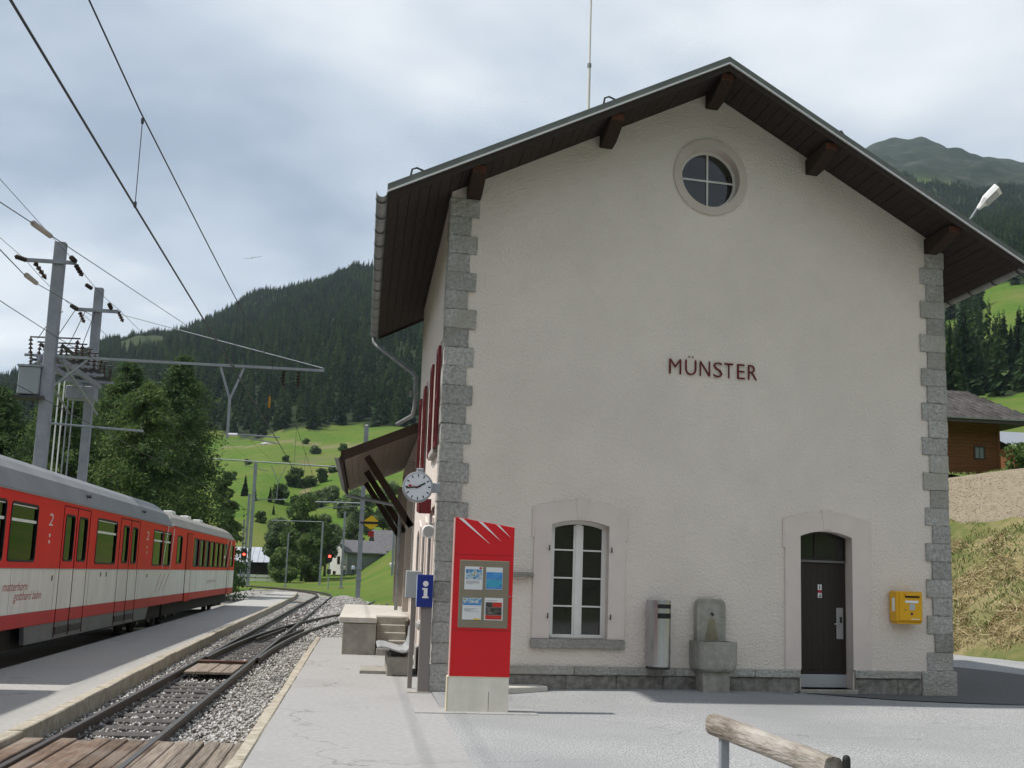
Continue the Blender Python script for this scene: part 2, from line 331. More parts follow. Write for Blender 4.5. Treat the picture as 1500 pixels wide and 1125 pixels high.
# ------------------------------------------------------------------ terrain
DS = np.array([0, 30, 60, 100, 150, 190, 260, 420, 700, 1100, 1600, 2200, 2800], float)
PROF = [(-180, [-.4, -.4, -.4, 0, 3, 8, 20, 60, 150, 320, 480, 600, 700]),
 (-90, [-.4, -.4, -.4, -.3, 0, 1, 3, 10, 40, 120, 250, 380, 450]),
 (-40, [-.4, -.4, -.4, -.3, 0, 1, 4, 16, 50, 110, 150, 180, 180]),
 (-22, [-.4, -.4, -.4, -.3, 0, 0.8, 10, 32, 75, 125, 120, 100, 80]),
 (-16.9, [-.4, -.4, -.4, -.3, 0, 0.8, 14, 38, 82, 143, 140, 100, 80]),
 (-13, [-.4, -.4, -.4, -.3, 0, 0.8, 15, 40, 95, 181, 175, 120, 80]),
 (-10.3, [-.4, -.4, -.4, -.3, 0, 0.8, 16, 42, 105, 199, 195, 150, 100]),
 (-8.2, [-.4, -.4, -.4, -.3, 0, 0.8, 17, 44, 115, 216, 210, 150, 100]),
 (-5, [-.4, -.4, -.4, -.3, 0, 0.8, 18, 46, 130, 244, 235, 200, 150]),
 (-2.8, [-.4, -.4, -.4, -.3, 0, 1, 17, 50, 140, 261, 255, 200, 150]),
 (-0.3, [-.4, -.4, -.4, -.2, 0.4, 2, 19, 53, 148, 276, 280, 250, 200]),
 (2.2, [-.4, -.4, -.3, 1.0, 4, 8, 23, 55, 155, 288, 300, 280, 250]),
 (6, [-.4, -.4, -.2, 1.5, 6, 10, 26, 58, 160, 300, 380, 380, 350]),
 (12, [-.4, -.4, 0, 3, 8, 14, 30, 62, 170, 330, 450, 540, 500]),
 (22, [-.4, -.4, 2, 8, 16, 25, 42, 85, 190, 340, 560, 800, 700]),
 (24.5, [-.4, -.4, 4, 12, 20, 28, 43, 88, 190, 345, 570, 821, 700]),
 (26.6, [-.4, -.4, 5, 13, 22, 30, 43, 88, 190, 345, 575, 824, 700]),
 (29, [-.4, -.4, 5, 13, 22, 30, 43, 92, 190, 340, 555, 788, 700]),
 (31, [-.4, -.4, 5, 13, 22, 30, 44, 95, 190, 335, 540, 762, 680]),
 (45, [-.4, -.4, 5, 14, 22, 30, 45, 95, 190, 320, 500, 650, 600]),
 (90, [-.4, -.4, 3, 8, 15, 22, 35, 70, 140, 260, 400, 520, 500]),
 (180, [-.4, -.4, -.4, 0, 3, 8, 20, 60, 150, 320, 480, 600, 700])]
PA = np.array([p[0] for p in PROF], float); PZ = np.array([p[1] for p in PROF], float)
PZ = np.insert(PZ, 8, PZ[:, 7]*.643+PZ[:, 8]*.357, axis=1); DS = np.insert(DS, 8, 520.0)
_rt = (PA > 20) & (PA < 50); PZ[_rt, 8] = 134; PZ[_rt, 9] = 200; PZ[_rt, 2] = -.4
_lf = (PA > -24) & (PA < 14); PZ[_lf, 10] += 11; PZ[_lf, 9] += 4
def terrain_z(az, d):
    az = np.asarray(az, float); d = np.asarray(d, float)
    i = np.clip(np.searchsorted(PA, az)-1, 0, len(PA)-2); t = (az-PA[i])/(PA[i+1]-PA[i])
    j = np.clip(np.searchsorted(DS, d)-1, 0, len(DS)-2); s = np.clip((d-DS[j])/(DS[j+1]-DS[j]), 0, 1)
    f = lambda I: PZ[I, j]*(1-s)+PZ[I, j+1]*s
    z = f(i)*(1-t)+f(i+1)*t
    amp = np.clip((d-150)/600, 0, 1)
    far = np.clip((d-700)/900, 0, 1)
    return z+amp*(3*np.sin(az*.55+d*.009)+2*np.sin(az*1.3-d*.015)+1.2*np.sin(d*.035+az*.8))+far*(4*np.sin(az*1.1+d*.008)+3*np.sin(az*2.7-d*.013)+1.5*np.sin(az*6.1+d*.019))
def tpos(az, d):
    a = np.radians(az); return np.stack([CAM.x+np.sin(a)*d, CAM.y+np.cos(a)*d, terrain_z(az, d)], -1)
def tz_xy(x, y):
    dx, dy = x-CAM.x, y-CAM.y; return float(terrain_z(math.degrees(math.atan2(dx, dy)), math.hypot(dx, dy)))
def wob(az, d): return np.sin(az*.9+d*.004)+.6*np.sin(az*2.1-d*.006)+.25*np.sin(az*4.7+d*.01)
def forest_mask(az, d):
    az = np.asarray(az, float); d = np.asarray(d, float); w = wob(az, d)
    left = (az < 14) & (d > 412+9*w-5*np.clip(az, -3, 4)) & (d < 1300)
    left &= ~((np.abs(az+10.8) < 1.1) & (np.abs(d-960) < 90)) & ~((np.abs(az+14.6) < 2.0+.2*w) & (d > 1010))
    rt = (az >= 14) & (d > 225+16*w) & (d < 1330+40*w)
    rt &= ~((az > 28.85+.2*w) & (d > 300) & (d < 488+12*w)) & ~((az < 28.0+.2*w) & (d > 290) & (d < 430+10*w) & (az > 24))
    rt |= (az > 24) & (az < 28) & (np.sin(az*9.7+d*.11)+np.sin(az*4.3-d*.07) > 1.35) & (d > 300) & (d < 520)
    return left | rt
azs = np.concatenate([np.arange(-180, -30, 3.0), np.arange(-30, 40, 0.2), np.arange(40, 180.1, 3.0)])
dd = np.concatenate([[0.5, 15, 30, 45, 60, 75, 90, 105, 120, 135, 150, 165], np.linspace(180, 1300, 130), np.linspace(1340, 2800, 30)])
AZ, DD = np.meshgrid(azs, dd, indexing='ij'); TV = tpos(AZ, DD).reshape(-1, 3)
na, nd_ = AZ.shape; ii, jj = np.meshgrid(np.arange(na-1), np.arange(nd_-1), indexing='ij')
TF = np.stack([ii*nd_+jj, (ii+1)*nd_+jj, (ii+1)*nd_+jj+1, ii*nd_+jj+1], -1).reshape(-1, 4)
def terrain_mat():
    m = bpy.data.materials.new('meadow_and_forest_floor'); m.use_nodes = True; t = m.node_tree; b = t.nodes['Principled BSDF']; b.inputs['Roughness'].default_value = 1; b.inputs['Specular IOR Level'].default_value = 0.1
    g = t.nodes.new('ShaderNodeNewGeometry'); at = t.nodes.new('ShaderNodeAttribute'); at.attribute_name = 'forest'; hi = t.nodes.new('ShaderNodeAttribute'); hi.attribute_name = 'alpine'
    def noise(sc, d=6, r=.6):
        n = t.nodes.new('ShaderNodeTexNoise'); n.inputs['Scale'].default_value = sc; n.inputs['Detail'].default_value = d; n.inputs['Roughness'].default_value = r; lk(t, g.outputs['Position'], n.inputs['Vector']); return n.outputs['Fac']
    def ramp(f, *st):
        r = t.nodes.new('ShaderNodeValToRGB'); e = r.color_ramp.elements
        while len(e) < len(st): e.new(.5)
        for k, (p, c) in enumerate(st): e[k].position = p; e[k].color = (*c, 1)
        lk(t, f, r.inputs[0]); return r.outputs[0]
    def mix(f, a, b_):
        x = t.nodes.new('ShaderNodeMixRGB'); lk(t, f, x.inputs[0])
        for k, v in ((1, a), (2, b_)):
            if isinstance(v, tuple): x.inputs[k].default_value = (*v, 1)
            else: lk(t, v, x.inputs[k])
        return x.outputs[0]
    meadow = mix(ramp(noise(.035), (.40, (0, 0, 0)), (.66, (1, 1, 1))), ramp(noise(.5, 8, .7), (.3, (.048, .100, .012)), (.7, (.088, .152, .022))), (.125, .140, .036))
    meadow = mix(ramp(noise(.016, 4), (.60, (0, 0, 0)), (.70, (1, 1, 1))), meadow, (.15, .128, .070))
    alp = ramp(noise(.02, 9, .72), (.38, (.009, .018, .009)), (.52, (.018, .029, .014)), (.66, (.055, .058, .05)))
    pt = t.nodes.new('ShaderNodeAttribute'); pt.attribute_name = 'path'; meadow = mix(pt.outputs['Fac'], meadow, (.19, .16, .095))
    c = mix(at.outputs['Fac'], meadow, (.022, .034, .014)); c = mix(hi.outputs['Fac'], c, alp)
    lk(t, c, b.inputs['Base Color']); return m
terr = link('terrain', tris_mesh('terrain', TV, TF, terrain_mat())); tag(terr, 'grassy valley floor rising to green mountain slopes', kind='structure')
fm = forest_mask(AZ, DD).astype(np.float32)
fm = np.where(((AZ < -40) | (AZ > 42)) & (DD > 24), np.clip(.78+.2*wob(AZ*.3, DD), .4, 1), fm).reshape(-1).astype(np.float32)
a_ = terr.data.attributes.new('forest', 'FLOAT', 'POINT'); a_.data.foreach_set('value', fm)
hp = np.clip((DD-1260)/90, 0, 1)*np.where(AZ > 12, 1, 0); hp = np.maximum(hp, np.where(((np.abs(AZ+14.6) < 2.4) & (DD > 1000)) | ((np.abs(AZ+10.8) < 1.5) & (DD > 820) & (DD < 1100)), .8, 0)).reshape(-1).astype(np.float32)
pth = ((np.abs(DD-(262+(AZ+3.2)*24)) < 5) & (AZ > -3.2) & (AZ < 6)) | ((np.abs(DD-(372-(AZ+3)*7)) < 4.5) & (AZ > -7) & (AZ < 0))
a_ = terr.data.attributes.new('path', 'FLOAT', 'POINT'); a_.data.foreach_set('value', (pth*.7).reshape(-1).astype(np.float32))
a_ = terr.data.attributes.new('alpine', 'FLOAT', 'POINT'); a_.data.foreach_set('value', hp)
terr.data.polygons.foreach_set('use_smooth', [True]*len(terr.data.polygons))

# ------------------------------------------------------------------ forecourt, platforms, ballast
def sheet(name, xs, ys, zf, m, drop=0.3, label=None):
    xs = np.asarray(xs, float); ys = np.asarray(ys, float); X, Y = np.meshgrid(xs, ys, indexing='ij'); Z = zf(X, Y)
    V = np.stack([X, Y, Z], -1).reshape(-1, 3); a, b = X.shape; i, j = np.meshgrid(np.arange(a-1), np.arange(b-1), indexing='ij')
    F = np.stack([i*b+j, (i+1)*b+j, (i+1)*b+j+1, i*b+j+1], -1).reshape(-1, 4)
    o = link(name, tris_mesh(name, V, F, m)); o.data.polygons.foreach_set('use_smooth', [True]*len(o.data.polygons)); return tag(o, label, kind='structure')
def gz(x, y):
    w = y-BSH*x                                              # metres in front of the gable
    return .085*np.exp(-((x-3.6)/2.6)**2)*np.exp(-((w)/1.6)**2)+.006*np.sin(x*1.3+y*.7)*np.clip((x-1)/2, 0, 1)
sheet('forecourt', np.concatenate([np.linspace(0.0, 10, 41), np.linspace(10.5, 20, 20)]), np.linspace(-26, 32, 117), gz, asphalt, label='pale grey asphalt forecourt of the station')
sheet('station_platform', np.linspace(-2.105, 0.0, 9), np.linspace(-26, 14, 81), lambda x, y: 0*x, asphalt2, label='smooth pale platform beside the track')
# new asphalt patch cut to the station's shadow edge, that shade painted into its colour
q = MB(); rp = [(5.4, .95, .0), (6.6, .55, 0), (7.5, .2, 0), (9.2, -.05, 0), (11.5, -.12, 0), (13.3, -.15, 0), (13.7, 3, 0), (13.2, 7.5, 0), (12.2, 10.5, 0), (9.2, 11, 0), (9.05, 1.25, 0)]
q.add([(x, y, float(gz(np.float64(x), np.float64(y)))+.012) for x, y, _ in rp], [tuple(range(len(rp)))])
tag(q.build('road', asphaltd), 'patch of new asphalt with the station shadow painted in, beside the right wall', kind='structure')

outer = [(-14, -4.52), (-5, -4.55), (-1, -4.62), (5, -4.78), (17.6, -4.95), (40, -5.15), (62, -5.42), (76, -5.95)]
inner = [(-14, -6.80), (2, -6.87), (20, -7.05), (40, -7.38), (62, -7.5), (76, -7.62)]
ox = lambda y: float(np.interp(y, *zip(*outer))); ix = lambda y: float(np.interp(y, *zip(*inner)))
ys = np.linspace(-14, 76, 61)
q = MB(); secs = []
for y in ys: secs.append([(ix(y), y, -.38), (ix(y), y, 0), (ox(y)-.165, y, 0), (ox(y)-.165, y, -.38)])
q.loft(secs); isl = tag(q.build('island_platform', isasph), 'narrow asphalt platform between the train and the near track', kind='structure')
for k in range(60):                                           # edge stones along the island platform and the station platform
    y0, y1 = ys[k]+.008, ys[k+1]-.008; q = MB(); h = random.uniform(-.006, .012)
    q.prism([(ox(y0)-.16, y0, -.3), (ox(y0), y0, -.3), (ox(y1), y1, -.3), (ox(y1)-.16, y1, -.3)], (0, 0, .31+h))
    q.build('edge_stone', edgestone, isl, bevel=.012, rough=.003)
plat_edge = thing('platform_kerb', 'row of worn tan edge stones along the station platform', 'kerb', (-2.1, 0, 0))
for k in range(27):
    y0 = -26+k*1.48; q = MB(); q.box(-.145+random.uniform(-.018, .018), y0+.008, -.32, -.008, y0+1.472, .012+random.uniform(-.006, .008)); q.build('edge_stone', edgestone, plat_edge, bevel=.015, rough=.004)
ballast = mat('ballast', (0.34, 0.33, 0.315), 1.0, (0.18, 0.17, 0.16), ns=16, nd=8, nr=.8, bump=1.0, bs=22, spec=.1, col3=(0.22, 0.18, 0.14), ns3=.5, f3=(.5, .75))
sheet('ballast_bed', np.linspace(-11, 3.0, 57), np.linspace(-14, 104, 237), lambda x, y: -.265+.02*np.sin(x*3.1+y*1.7)*np.sin(y*2.3-x)+.05*np.clip((np.abs(x+3.73)-.6)/.3, 0, 1), ballast, label='grey ballast bed under the tracks')

# loose stones of the ballast: nobody could count them
def stones(name, P, size, m, label):
    n = len(P); base = np.array([(1, 0, 0), (-1, 0, 0), (0, 1, 0), (0, -1, 0), (0, 0, 1), (0, 0, -1)], float)
    f = np.array([(0, 2, 4), (2, 1, 4), (1, 3, 4), (3, 0, 4), (2, 0, 5), (1, 2, 5), (3, 1, 5), (0, 3, 5)])
    s = size*RNG.uniform(.6, 1.5, (n, 1, 1))*RNG.uniform(.55, 1.2, (n, 6, 1)); th = RNG.uniform(0, 6.28, n); c, sn = np.cos(th), np.sin(th)
    v = base[None]*s+RNG.normal(0, size*.22, (n, 6, 3)); v = np.stack([v[..., 0]*c[:, None]-v[..., 1]*sn[:, None], v[..., 0]*sn[:, None]+v[..., 1]*c[:, None], v[..., 2]*.75], -1)+P[:, None]
    F = (f[None]+6*np.arange(n)[:, None, None]).reshape(-1, 3)
    return tag(link(name, tris_mesh(name, v.reshape(-1, 3), F, m)), label, kind='stuff')
def stone_mat(name, a, b, c):
    m = bpy.data.materials.new(name); m.use_nodes = True; t = m.node_tree; bs = t.nodes['Principled BSDF']; bs.inputs['Roughness'].default_value = .95; bs.inputs['Specular IOR Level'].default_value = .15
    g = t.nodes.new('ShaderNodeNewGeometry'); r = t.nodes.new('ShaderNodeValToRGB'); e = r.color_ramp.elements
    e[0].color = (*a, 1); e[1].color = (*c, 1); x = e.new(.55); x.color = (*b, 1); lk(t, g.outputs['Random Per Island'], r.inputs[0]); lk(t, r.outputs[0], bs.inputs['Base Color']); return m
grav = stone_mat('ballast_stones', (.20, .18, .155), (.37, .36, .345), (.58, .57, .555))
P = []
n = 26000; yy = -5.2+RNG.random(n)**1.9*50; xx = RNG.uniform(-4.95, -1.5, n)
lim = np.where(yy < 14, -2.25, -1.0); ok = (xx < lim) & (xx > np.interp(yy, *zip(*outer))+.02)
inside = (xx > -4.2) & (xx < -3.25)
zz_ = np.where(inside, -.238, -.20)+RNG.uniform(-.012, .022, n)+np.where(xx > -2.7, .03, 0)
P = np.stack([xx, yy, zz_], -1)[ok & ~(inside & (RNG.random(n) < .25))]
stones('ballast_stones', P, .026, grav, 'loose grey and white ballast stones between the rails and the platforms')
n = 5000; yy = RNG.uniform(16, 70, n); xx = RNG.uniform(-4, 2.4, n)
stones('ballast_gravel', np.stack([xx, yy, np.full(n, -.17)], -1), .05, grav, 'coarse pale gravel around the siding beyond the platform')

# ------------------------------------------------------------------ tracks
def bendx(x, y): return x-(max(0, y-70)**2)/(2*75.0)
def rail_mesh(pts, name='rail'):
    prof = [(-.062, 0), (.062, 0), (.062, .014), (.010, .03), (.010, .10), (.034, .108), (.034, .142), (.028, .15), (-.028, .15), (-.034, .142), (-.034, .108), (-.010, .10), (-.010, .03), (-.062, .014)]
    q = MB(); secs = []
    for i, p in enumerate(pts):
        a = Vector(pts[max(i-1, 0)]); b = Vector(pts[min(i+1, len(pts)-1)]); d = (b-a).normalized(); s = Vector((d.y, -d.x, 0))
        secs.append([(p[0]+s.x*u, p[1]+s.y*u, p[2]+w) for u, w in prof])
    q.loft(secs); n = len(prof)
    for i in range(len(pts)-1): q.mi[i*n+7] = 1                # head of the rail
    return q.mesh(name, [railm, railtop])
def track(name, label, xs_, ylist, z):
    t = thing(name, label, 'railway track', (0, 0, 0)); t['kind'] = 'structure'; del t['category']
    for x in xs_: link('rail', rail_mesh([(bendx(x, y), y, z) for y in ylist]), t)
    return t
YL = list(np.arange(-14, 70, 4.0))+list(np.arange(70, 122, 3.0))
tr1 = track('near_track', 'single track with dark rails and steel sleepers beside the station platform', (-4.25, -3.21), YL, -.21)
tr2 = track('train_track', 'track under the red and white train beyond the island platform', (-8.845, -7.805), YL, -.40)
sm = MB(); sm.box(-.9, -.11, -.08, .9, .11, 0); slm = sm.mesh('sleeper', steelsl, bevel=.02)
for k in range(92):
    y = -4.2+k*.63
    if 3.3 < y < 6.4: continue
    o = link('sleeper', slm, tr1, (-3.73+random.uniform(-.02, .02), y+random.uniform(-.03, .03), -.196+random.uniform(-.006, .006)), random.uniform(-.015, .015))
for k in range(60): link('sleeper', slm, tr2, (bendx(-8.325, 36+k*.66), 36+k*.66, -.40))
sid = thing('siding_track', 'siding that branches off to the right towards the loading dock', None, (0, 0, 0)); sid['kind'] = 'structure'
def sx(y): return (min(y, 36)-6)**2/(2*172.0)+max(0, y-36)*(30/172.0)*.35 if y > 6 else 0
for x0 in (-4.19, -3.15): link('rail', rail_mesh([(x0+sx(y), y, -.212) for y in np.arange(7, 66, 2.0)]), sid)
for k in range(22):
    y = 14+k*.8; o = link('sleeper', slm, sid, (-3.3+sx(y), y, -.201)); o.scale = (1.15, 1, 1)
for a, b in ((-3.98, 9.5), (-3.42, 9.5)):                     # check rails of the crossing
    q = MB(); q.bar((a+sx(14), 14, -.12), (a+sx(20), 20, -.12), .05, .1); q.build('check_rail', railm, sid)
cov = thing('point_cover', 'worn wooden cover boards lying between the rails at the points', 'cover', (-3.73, 4.6, -.10))
for k in range(4):
    q = MB(); q.box(-.43+k*.215, -.95, -.03, -.43+k*.215+.207, .85, .02+random.uniform(-.006, .006)); q.build('board', oldwood, cov, bevel=.008)
q = MB(); q.box(-.47, 1.22, -.06, .47, 1.42, .05); q.build('cross_beam', rustm, cov, bevel=.01)
q = MB(); q.box(-.47, 1.0, -.08, .47, 1.1, .0); q.build('cross_beam', darkst, cov, bevel=.01)
cro = thing('track_crossing', 'plank crossing over the near track in the foreground', 'crossing', (-3.4, -8, -.05))
px_ = [-4.56, -4.31]+[-4.16+.172*i for i in range(6)]+[-3.13+.155*i for i in range(7)]
for i, x in enumerate(px_):
    if i in (0,): w = .24
    elif i == 1: continue
    else: w = (.172 if i < 8 else .15)
    q = MB(); yend = 2.95+random.uniform(-.05, .05)+(.0 if i < 8 else -.05)
    q.box(x+3.4+.004, -5.5, -.12, x+3.4+w-.006, yend, -.012+random.uniform(-.012, .010)); q.build('plank', plankw if i < 8 else oldwood, cro, bevel=.008, rough=.002)
# ------------------------------------------------------------------ station building
W, L, ZQ, ZA, SL = 8.91, 8.70, 7.86, 10.169, (10.169-7.86)/4.455
st = thing('station_building', 'tall beige stucco station house with stone corners, dark gable roof and red name lettering', 'building')
HW = arch(1.81, 2.76, .83, 2.60, 2.68); HD = arch(6.10, 7.05, .10, 2.59, 2.685)
RWX, RWZ = 4.465, 8.645
circ = lambda r, n=40: [(RWX+r*math.cos(2*math.pi*i/n), RWZ+r*math.sin(2*math.pi*i/n)) for i in range(n)]
G3 = lambda x, z: Vector(S((x, 0, z)))
holed([(0, 0), (W, 0), (W, ZQ), (W/2, ZA), (0, ZQ)], [HW, HD, circ(.53)], G3, (0, .30, 0), stucco, 'gable_wall', st, smoothr)
LH = [(1.15, 2.15, 3.85, 5.42, 5.43), (5.4, 6.4, 3.85, 5.42, 5.43), (1.2, 2.2, .12, 2.5, 2.62), (3.3, 4.2, .9, 2.5, 2.6), (5.4, 6.4, .12, 2.5, 2.62)]
LHP = [arch(*h) for h in LH]
holed([(0, 0), (L, 0), (L, ZQ), (0, ZQ)], LHP, lambda y, z: Vector((0, y, z)), (.22, 0, 0), stucco, 'side_wall', st, smoothr)
q = MB(S); q.add([(W, 0, 0), (W, L, 0), (W, L, ZQ), (W, 0, ZQ)], [(0, 1, 2, 3)]); q.build('side_wall', stucco, st)
q = MB(S); q.add([(0, L, 0), (W, L, 0), (W, L, ZQ), (W/2, L, ZA), (0, L, ZQ)], [(0, 1, 2, 3, 4)]); q.build('back_wall', stucco, st)
# quoin stones on both front corners
for side in (0, 1):
    for k in range(25):
        z0 = .425+k*.3055+(.0 if side else .006); z1 = z0+.3025
        if z1 > ZQ+.0: z1 = ZQ-.03
        if z1-z0 < .08: continue
        wide = (k % 2 == 0) if side else (k % 2 == 1)
        w = (.46 if wide else .335)+random.uniform(-.02, .02); d = (.32 if wide else .45)+random.uniform(-.02, .02); pr = .026+random.uniform(-.006, .010)
        q = MB(S)
        if side: q.box(W-w, -pr, z0, W+pr, d, z1)
        else: q.box(-pr, -pr, z0, w, d, z1)
        q.build('quoin_stone', granite, st, bevel=.008, cuts=3, rough=.0055)
# plinth: coping course and rough footing blocks, broken at the door
def course(x0, x1, z0, z1, pr, step, m, rough, name):
    x = x0
    while x < x1-.05:
        e = min(x1, x+step*random.uniform(.75, 1.25)); e = x1 if x1-e < .35 else e
        q = MB(S); q.box(x+.004, -pr-random.uniform(0, .008), z0, e-.004, .12, z1); q.build(name, m, st, bevel=.012, cuts=2, rough=rough); x = e
course(.40, 6.08, .285, .412, .055, 1.5, granite, .004, 'plinth_coping'); course(7.07, 8.3, .285, .412, .055, 1.3, granite, .004, 'plinth_coping')
course(.40, 6.08, -.12, .278, .020, .8, darkstone, .010, 'plinth_stone'); course(7.07, 8.3, -.12, .278, .020, .7, darkstone, .010, 'plinth_stone')
for x0, x1 in ((-.055, .39), (8.32, W+.075)):
    q = MB(S); q.box(x0, -.06, -.1, x1, .5, .418); q.build('corner_block', granite, st, bevel=.02, cuts=3, rough=.007)
for k in range(7):
    q = MB(S); q.box(-.045, .52+k*1.17, -.1, .05, .52+k*1.17+1.16, .40)
    if k not in (0, 1, 4): q.build('plinth_stone', granite, st, bevel=.015, cuts=2, rough=.006)

def g3(pts, off): return [Vector(S((x, off, z))) for x, z in pts]
def gx(v): return v
def surround(xo0, xo1, xi, zb, hole, apex, spring, keyx):
    """raised flat frame round an opening, with ears above and a keystone"""
    o = MB()
    n = len(hole); outer = arch(xo0, xo1, zb, spring, apex, n-3); hole = [(a, max(b, zb)) for a, b in hole]; o.ring(g3(outer, -.028), g3(hole, -.028), (0, .035, 0)); s = o.build('surround', smoothr, st)
    for sgn, xa in ((-1, xo0), (1, xo1)):
        q = MB(S); a, b = (xa-.035, xa+.01) if sgn < 0 else (xa-.01, xa+.035); q.box(a, -.024, 2.39, b, .01, spring-.004); q.build('ear', smoothr, s)
    q = MB(S); q.prism([(keyx-.075, -.036, hole[7][1]+.02), (keyx+.075, -.036, hole[7][1]+.02), (keyx+.105, -.036, apex+.035), (keyx-.105, -.036, apex+.035)], (0, .04, 0)); q.build('keystone', smoothr, s, bevel=.006)
    return s
sw = surround(1.53, 3.035, 0, .83, HW, 2.985, 2.865, 2.30)
sd_ = surround(5.82, 7.375, 0, .415, HD, 2.995, 2.88, 6.60)
for x in (1.775, 2.80):
    for z in (1.15, 2.2): q = MB(S); q.cyl((x, -.03, z), (x, -.07, z), .012, n=6); q.cyl((x, -.065, z), (x, -.065, z+.07), .010, n=6); q.build('hinge_pin', darkst, sw)
q = MB(S); q.box(1.51, -.075, .68, 3.045, .20, .826); q.build('window_sill', granite, st, bevel=.014, cuts=2, rough=.003)
# arched casement window
FY = .17
win = MB(); oi = arch(1.812, 2.758, .83, 2.598, 2.678); ii_ = arch(1.862, 2.708, .89, 2.545, 2.622); win.ring(g3(oi, FY), g3(ii_, FY), (0, .06, 0))
wf = win.build('window', white, st)
q = MB(S); q.box(2.235, FY-.012, .89, 2.335, FY+.05, 2.62); q.build('mullion', white, wf, bevel=.006)
q = MB(S); q.box(1.85, FY-.03, .835, 2.72, FY+.0, .89); q.build('bottom_rail', white, wf, bevel=.008)
for (a, b) in ((1.862, 2.235), (2.335, 2.708)):
    for i in range(4):
        z0 = .895+i*.44; z1 = z0+.418 if i < 3 else 2.60
        q = MB(S); q.box(a+.02, FY+.028, z0, b-.02, FY+.034, z1); q.build('pane', glass, wf)
        if i: q = MB(S); q.box(a, FY+.004, z0-.02, b, FY+.045, z0+.006); q.build('glazing_bar', white, wf, bevel=.004)
    for xx_ in (a, b-.03): q = MB(S); q.box(xx_, FY+.002, .89, xx_+.03, FY+.05, 2.60); q.build('stile', white, wf)
q = MB(S); q.box(1.82, FY+.07, .84, 2.75, FY+.08, 2.66); q.build('curtain', darkst, wf)
# door
DY = .25
dr = MB(S); dr.box(6.102, DY+.045, .105, 7.048, DY+.06, 2.2); door = dr.build('door', doorw, st)
for k in range(9):
    q = MB(S); q.box(6.105+k*.105, DY+.02, .325, 6.105+k*.105+.1035, DY+.044, 2.155); q.build('board', doorw, door, bevel=.0015)
q = MB(S); q.box(6.105, DY+.008, .105, 7.045, DY+.04, .318); q.build('kick_plate', mat('kick_plate_metal', (.44, .46, .48), .5, metal=.2), door, bevel=.004)
q = MB(S); q.box(6.10, DY-.02, 2.165, 7.05, DY+.05, 2.205); q.build('transom', mat('transom_grey', (.14, .135, .13), .6), door, bevel=.006)
q = MB(S); q.box(6.865, DY-.004, .90, 6.99, DY+.018, 1.42); hp_ = q.build('handle_plate', mat('brushed_plate', (.40, .40, .40), .4, metal=.5), door, bevel=.005)
q = MB(S); q.box(6.925, DY-.012, 1.17, 6.965, DY-.004, 1.27); q.build('keyhole', black, hp_)
q = MB(S); q.cyl((6.90, DY-.06, 1.15), (6.80, DY-.06, 1.15), .012, n=8); q.cyl((6.90, DY, 1.15), (6.90, DY-.06, 1.15), .012, n=8); q.build('lever', stainless, hp_)
for z0, z1, mm in ((1.71, 1.80, lightm), (1.665, 1.705, mat('sign_red', (.4, .02, .02), .5)), (1.58, 1.66, lightm)):
    q = MB(S); q.box(6.53, DY+.012, z0, 6.60, DY+.019, z1); sg = q.build('sign_plate', mm, door)
    if mm is lightm:
        q = MB(S)
        if z0 > 1.7: q.box(6.555, DY+.008, z0+.012, 6.575, DY+.011, z1-.03); q.box(6.557, DY+.008, z1-.024, 6.573, DY+.011, z1-.008)
        else: q.prism([(6.545, DY+.008, z0+.01), (6.565, DY+.008, z0+.05), (6.555, DY+.008, z0+.07), (6.575, DY+.008, z0+.07), (6.585, DY+.008, z0+.01)], (0, .003, 0))
        q.build('figure', black, sg)
fl = MB(); fl.ring(g3(arch(6.102, 7.048, 2.207, 2.585, 2.68), DY), g3(arch(6.13, 7.02, 2.235, 2.555, 2.648), DY), (0, .05, 0)); fan = fl.build('fanlight', doorw, door)
q = MB(S); q.box(6.465, DY+.002, 2.235, 6.495, DY+.045, 2.66); q.build('glazing_bar', doorw, fan)
for a, b in ((6.12, 6.465), (6.495, 7.03)): q = MB(S); q.box(a, DY+.025, 2.22, b, DY+.03, 2.67); q.build('pane', glass, fan)
q = MB(S); q.box(6.05, -.1, -.05, 7.1, .32, .10); q.build('door_step', concrete, st, bevel=.01)
# round window
rr = MB(); rr.ring(g3(circ(.675), -.03), g3(circ(.532), -.03), (0, .04, 0)); rs = rr.build('round_surround', mat('round_surround_render', (.56, .49, .43), .9, (.52, .455, .40), ns=2.5), st, smooth=False)
rw = MB(); rw.ring(g3(circ(.528), .20), g3(circ(.48), .20), (0, .05, 0)); rwo = rw.build('round_window', white, st)
q = MB(S); q.box(RWX-.015, .205, RWZ-.49, RWX+.015, .245, RWZ+.49); q.build('glazing_bar', white, rwo); q = MB(S); q.box(RWX-.49, .207, RWZ-.015, RWX+.49, .247, RWZ+.015); q.build('glazing_bar', white, rwo)
for sx_, sz_ in ((-1, -1), (1, -1), (1, 1), (-1, 1)):
    pts = [(RWX+sx_*.012, RWZ+sz_*.012)]+[(RWX+sx_*.495*math.cos(a), RWZ+sz_*.495*math.sin(a)) for a in np.linspace(.03, math.pi/2-.03, 8)]
    q = MB(); q.prism(g3(pts, .228), (0, .005, 0)); q.build('pane', glass, rwo)
